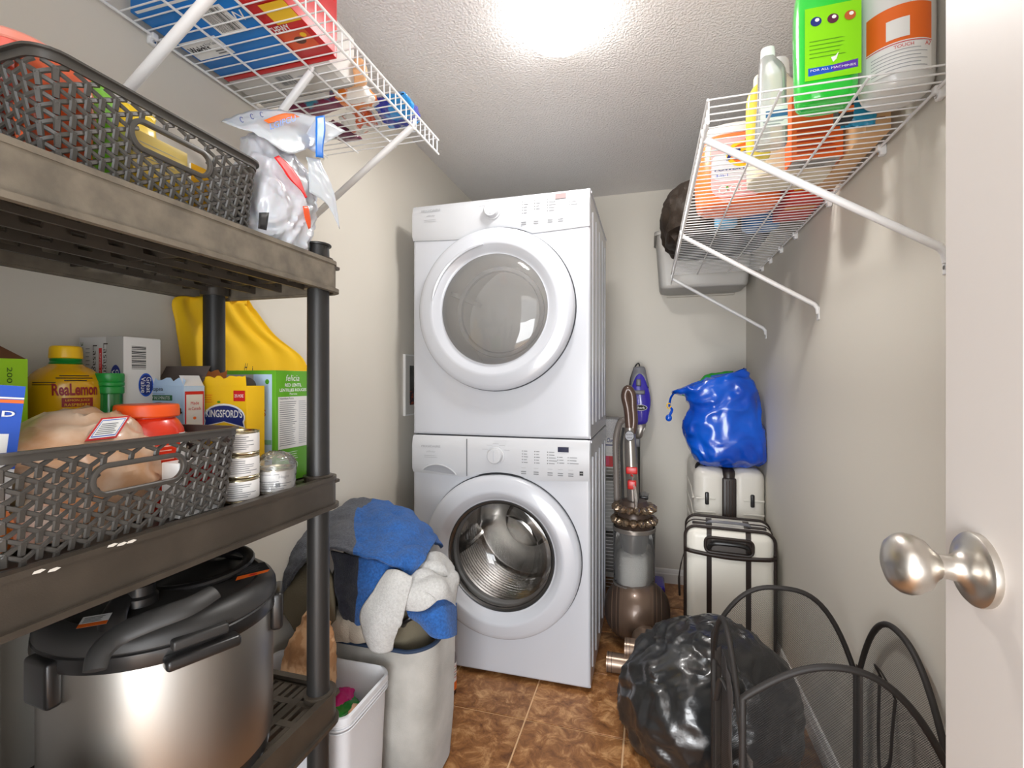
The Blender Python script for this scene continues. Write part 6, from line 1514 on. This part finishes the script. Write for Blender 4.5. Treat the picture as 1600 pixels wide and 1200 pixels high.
# orange carton with grey underside
r, fs, fe = carton('detergent_box', 'orange carton with grey printed underside on the right wire shelf', 'box', (.452, 1.335), -.112, .062, zr, zr + .165, mat('orange_carton', srgb(232, 100, 28), .45)); fs.lines(.1, .1, .9, .5, 5, mat('rust_ink', srgb(180, 60, 20), .5)); fs.done(r)
F = Face((.452, 1.335, zr + .0004), (-1, 0, 0), (0, 1, 0), .112, .062); F.rect(.03, .08, .97, .92, mat('grey_underside', srgb(176, 170, 164), .6)); F.txt('POWERCLEAN', .5, .7, .12, M_ink, w=.5); F.lines(.1, .2, .9, .5, 4, M_inkg); F.done(r)
# tan paper carton along the wall
r, fs, fe = carton('paper_carton', 'tan cardboard carton standing along the wall on the right wire shelf', 'box', (.505, 1.225), -.048, .34, zr, zr + .12, mat('tan_carton', srgb(222, 178, 130), .7)); fs.lines(.1, .2, .9, .8, 5, mat('brown_ink', srgb(150, 96, 60), .6)); fs.done(r)
# orange tub of laundry pods
c = V((.272, 1.685, zr)); M_tub = mat('orange_tub', srgb(248, 120, 56), .25, coat=.4, subs=.05)
rg = [(0, .095, .055, 0, 0), (.004, .112, .070, 0, 0), (.02, .122, .080, 0, 0), (.10, .127, .085, 0, 0), (.20, .120, .08, 0, 0), (.225, .108, .07, 0, 0)]
r = bottle('pod_tub', 'big orange tub of laundry pods with white lid on the right wire shelf', 'tub', c, rg, M_tub, n=64, e=2.4, sub='tub_body')
g = G(); rows = sack([(c + V((0, 0, h)), (rx, 0, 0), (0, ry, 0)) for h, rx, ry in ((.222, .110, .072), (.226, .114, .075), (.25, .108, .07), (.262, .09, .055), (.265, .04, .02))], 56, 4, 2.4); capped(g, rows, mat('cream_lid', srgb(236, 228, 220), .35)); g.build('lid', r)
F = Face(c + V((-.088, -.0885, .018)), (1, 0, 0), (0, 0, 1), .155, .185)
pk = mat('pink_label', srgb(245, 176, 176), .5)
rr_ = rrect(.0, .0, 1, 1, .22, 8); F.poly(rr_, pk); F.poly([(x * .96 + .02, y * .45 + .28) for x, y in rr_], mat('pale_grey_label', srgb(214, 212, 220), .5)); F.disc(.62, .70, .34, .22, M_yel); F.disc(.62, .70, .26, .17, M_orange); F.disc(.62, .70, .20, .12, M_yel); F.disc(.72, .92, .1, .05, M_red)
F.txt('Tide', .56, .70, .19, M_navy, w=.62, shear=.25, bold=.04); F.txt('POWER PODS', .5, .465, .045, M_navy, w=.86, bold=.02); F.txt('3-in-1', .2, .37, .05, M_blue, w=.22)
for x in (.22, .42, .6): F.disc(x, .13, .08, .065, M_white); F.disc(x, .13, .06, .05, pk)
F.disc(.3, .15, .03, .03, M_green); F.done(r)
# red and yellow flat box
r, fs, fe = carton('snack_box', 'flat red and yellow box next to the orange pod tub on the right wire shelf', 'box', (.508, 1.62), -.098, .22, zr, zr + .09, mat('red_card', srgb(206, 52, 30), .45)); fs.rect(.1, .3, .9, .6, M_yel); fs.done(r)
F = Face((.508, 1.62, zr + .0004), (-1, 0, 0), (0, 1, 0), .098, .22); F.rect(.1, .3, .95, .42, mat('mustard_print', srgb(220, 160, 50), .5)); F.rect(.05, .55, .95, .65, M_red); F.done(r)
# blue canisters
M_lb = mat('sky_blue_plastic', srgb(110, 180, 220), .25, coat=.4); M_mb = mat('mid_blue_plastic', srgb(60, 120, 180), .3, coat=.4)
for c, m, rx, lab in ((V((.262, 1.845, zr)), M_lb, .038, 'pale blue round canister behind the orange pod tub'), (V((.385, 1.90, zr)), M_mb, .062, 'mid blue wide canister behind the orange pod tub, nearer the wall')):
    r = thing('canister', lab, 'canister', c, 'blue canisters on the right wire shelf'); g = G(); g.lathe([(rx - .006, 0), (rx, .005), (rx, .15), (rx - .004, .155)], c, m, n=36); g.build('canister_body', r)
    g = G(); g.lathe([(rx + .001, .150), (rx + .002, .153), (rx + .001, .17), (rx - .006, .174), (.0005, .174)], c, M_white, n=36); g.build('lid', r)
# dark brown duffel bag
M_brn = mat('dark_brown_nylon', srgb(40, 29, 18), .6, bump=('noise', 120, .3, .003))
R = [((.262, 2.12, zr), (.14, 0, 0), (0, .20, 0)), ((.258, 2.12, zr + .015), (.185, 0, 0), (0, .245, 0)), ((.256, 2.12, zr + .10), (.205, 0, 0), (0, .25, 0)), ((.25, 2.12, zr + .18), (.19, 0, 0), (0, .22, 0)), ((.24, 2.14, zr + .235), (.13, 0, 0), (0, .17, 0)), ((.24, 2.15, zr + .25), (.03, 0, 0), (0, .03, 0))]
rows = wrinkle(sack(R, 90, 8, 2.6), .016, 13, 7, closed=True, ridge=True, amp2=.006, sc2=30); rows = [[V((min(p.x, XR - .006), max(p.y, 1.985 if p.x > .21 else 1.79), max(p.z, zr + .001))) for p in q] for q in rows]
g = G(); capped(g, rows, M_brn); o = g.build('duffel_bag'); tag(o, 'crumpled dark brown nylon bag at the far end of the right wire shelf', 'bag')
g = G(); g.tube(catmull([P(1064, 315, Y=2.12), P(1048, 325, Y=2.12), P(1044, 340, Y=2.12), P(1040, 352, Y=2.12), P(1043, 345, Y=2.14), P(1052, 348, Y=2.14), P(1058, 352, Y=2.14)], 6), .010, M_brn, 8, flat=.45); g.build('strap', o)
g = G(); rows = wrinkle(patch([[P(1066, 308, Y=2.06), P(1052, 312, Y=2.08), P(1046, 325, Y=2.10)], [P(1070, 335, Y=2.04), P(1056, 340, Y=2.05), P(1050, 345, Y=2.08)], [P(1066, 375, Y=2.04), P(1056, 372, Y=2.05), P(1052, 362, Y=2.08)]], 6, 6), .006, 30, 3, False); g.grid(rows, M_brn); g.build('bag_flap', o, solid=.003, ang=180)
# frosted plastic bin on the back wall
M_fr = glass('frosted_plastic', (.95, .94, .92), .35, .5, (.92, .90, .86), .5)
X0, X1, Y0, Y1, Z0, Z1_ = .035, .515, 2.665, 2.938, 1.672, 1.975
r = thing('plastic_bin', 'frosted translucent plastic bin high in the back right corner beyond the wire shelf', 'bin', ((X0 + X1) / 2, (Y0 + Y1) / 2, Z0))
g = G(); rows = [[V((x, y, z)) for x, y in rrect(X0 + d, Y0 + d, X1 - d, Y1 - d, .035, 6)] for z, d in ((Z0, .035), (Z0 + .004, .028), (Z0 + .02, .022), (Z1_ - .02, .004), (Z1_, .003), (Z1_, .006), (Z0 + .02, .0245), (Z0 + .006, .032))]
capped(g, rows, M_fr); g.build('bin_body', r, ang=50)
g = G(); g.ring(rrect(X0 - .008, Y0 - .008, X1 + .004, Y1 + .008, .04, 6), rrect(X0 + .003, Y0 + .003, X1 - .003, Y1 - .003, .033, 6), Z1_ - .006, Z1_, M_fr); g.ring(rrect(X0 - .008, Y0 - .008, X1 + .004, Y1 + .008, .04, 6), rrect(X0 - .006, Y0 - .006, X1 + .002, Y1 + .006, .04, 6), Z1_ - .02, Z1_, M_fr); g.build('rim', r)
g = G(); g.rbox((.10, YB - .03, Z0 - .008), (.46, YB - .0005, Z0 - .0005), .002, M_wall); tag(g.build('wall_cleat'), 'narrow wall-coloured cleat under the frosted bin on the back wall', 'bracket')

# ================================================================== LEFT WIRE SHELF CONTENTS
zl = 1.9445
def flatbox(label, x0, x1, y0, y1, h, m, name='snack_box', cat='box', z=zl):
    r, fs, fe = carton(name, label, cat, (x0, y0), x1 - x0, y1 - y0, z, z + h, m)
    return r, Face((x1, y0, z + .0002), (-1, 0, 0), (0, 1, 0), x1 - x0, y1 - y0), fs, fe
M_cy = mat('azure_card', srgb(0, 122, 208), .45)
r, fb, fs, fe = flatbox('blue fruit snack box with white label on the left wire shelf', -1.035, -.80, .74, .965, .09, M_cy)
# underside seen from below: x to the right runs towards -x, so lettering is laid out along it
U = Face((-1.035, .965, zl - .0003), (1, 0, 0), (0, -1, 0), .235, .225)
U.rect(.03, .30, .47, .56, M_white); U.txt("Welch's", .17, .44, .09, M_ink, w=.24, bold=.03); U.txt('Fruit Snacks', .36, .48, .04, M_inkg, w=.16); U.lines(.3, .33, .45, .4, 2, M_inkg)
U.rect(.55, .52, .84, .86, M_white); U.bars(.58, .56, .81, .84, 16, M_ink); U.rect(.05, .97, .9, 1.0, M_white); U.txt('W', .88, .70, .12, M_white); U.done(r, 'printed_label')
r, fb, fs, fe = flatbox('red chewy granola bar box with orange artwork on the left wire shelf', -1.035, -.712, .967, .982, .15, mat('scarlet_card', srgb(206, 16, 22), .4))
r, fb, fs, fe = flatbox('wide red chewy snack box beside the blue box on the left wire shelf', -.798, -.705, .74, .965, .12, MATS['scarlet_card'])
U = Face((-.798, .965, zl - .0003), (1, 0, 0), (0, -1, 0), .093, .225); U.rect(.1, .15, .85, .40, mat('tomato_print', srgb(222, 84, 30), .4)); U.disc(.5, .27, .15, .05, mat('raisin_print', srgb(90, 50, 30), .5)); U.disc(.7, .33, .08, .03, M_yel); U.rect(.35, .5, 1, .75, M_yel); U.txt('CHEWY', .3, .45, .09, M_white, w=.55, bold=.02); U.done(r)
r, fb, fs, fe = flatbox('large plain white carton lying on the left wire shelf', -1.035, -.735, .984, 1.085, .12, mat('off_white_card', srgb(206, 204, 200), .6))
U = Face((-1.035, 1.085, zl - .0003), (1, 0, 0), (0, -1, 0), .30, .101); U.bars(.42, .5, .58, .86, 14, M_inkg); U.lines(.3, .4, .38, .75, 4, M_inkl); U.rect(.02, .0, .98, .02, M_inkg); U.txt('1071', .34, .3, .12, M_inkg, w=.07); U.lines(.62, .55, .72, .8, 3, M_inkl); U.rect(.95, .2, 1, .9, M_white); U.done(r)
r, fb, fs, fe = flatbox('second white carton beyond the first on the left wire shelf', -1.035, -.83, 1.087, 1.112, .12, MATS['off_white_card'])
pillow_bag('snack_packet', 'maroon snack packet with teal end on the left wire shelf', (-.92, 1.16, zl + .022), (.10, -.01, 0), (0, 0, .020), (.005, .042, 0), mat('maroon_film', srgb(120, 16, 66), .3, coat=.4, var=(srgb(60, 150, 180), 9, .58, .62)), .003, 40, seed=41)
pillow_bag('snack_packet', 'orange and white snack packet in the middle of the left wire shelf', (-.785, 1.165, zl + .027), (.05, 0, 0), (0, 0, .024), (0, .05, 0), mat('orange_white_film', srgb(236, 130, 30), .3, coat=.4, var=(srgb(240, 236, 230), 22, .46, .52)), .004, 40, seed=42)
pillow_bag('snack_packet', 'clear and white snack packet near the far end of the left wire shelf', (-.84, 1.275, zl + .022), (.055, -.01, 0), (0, 0, .019), (0, .05, 0), mat('white_film', srgb(226, 226, 220), .25, coat=.6, var=(srgb(196, 80, 30), 24, .56, .60)), .004, 40, seed=43)
pillow_bag('snack_packet', 'dark blue and purple snack packet by the front rail of the left wire shelf', (-.715, 1.275, zl + .034), (.055, 0, 0), (0, 0, .031), (-.01, .075, 0), mat('blue_film', srgb(40, 50, 150), .2, coat=.6, var=(srgb(40, 140, 210), 16, .5, .56)), .006, 30, seed=44)
pillow_bag('snack_packet', 'tan crinkled snack packet beside the blue packet on the left wire shelf', (-.745, 1.095, zl + .04), (.04, 0, 0), (0, 0, .036), (0, .014, 0), mat('tan_film_2', srgb(232, 180, 130), .3, coat=.4), .005, 40, seed=45)
pillow_bag('snack_packet', 'plum snack packet at the far wall side of the left wire shelf', (-.935, 1.30, zl + .017), (.035, 0, 0), (0, 0, .014), (.01, .06, 0), mat('plum_film', srgb(104, 34, 66), .3, coat=.4), .003, 40, seed=46)
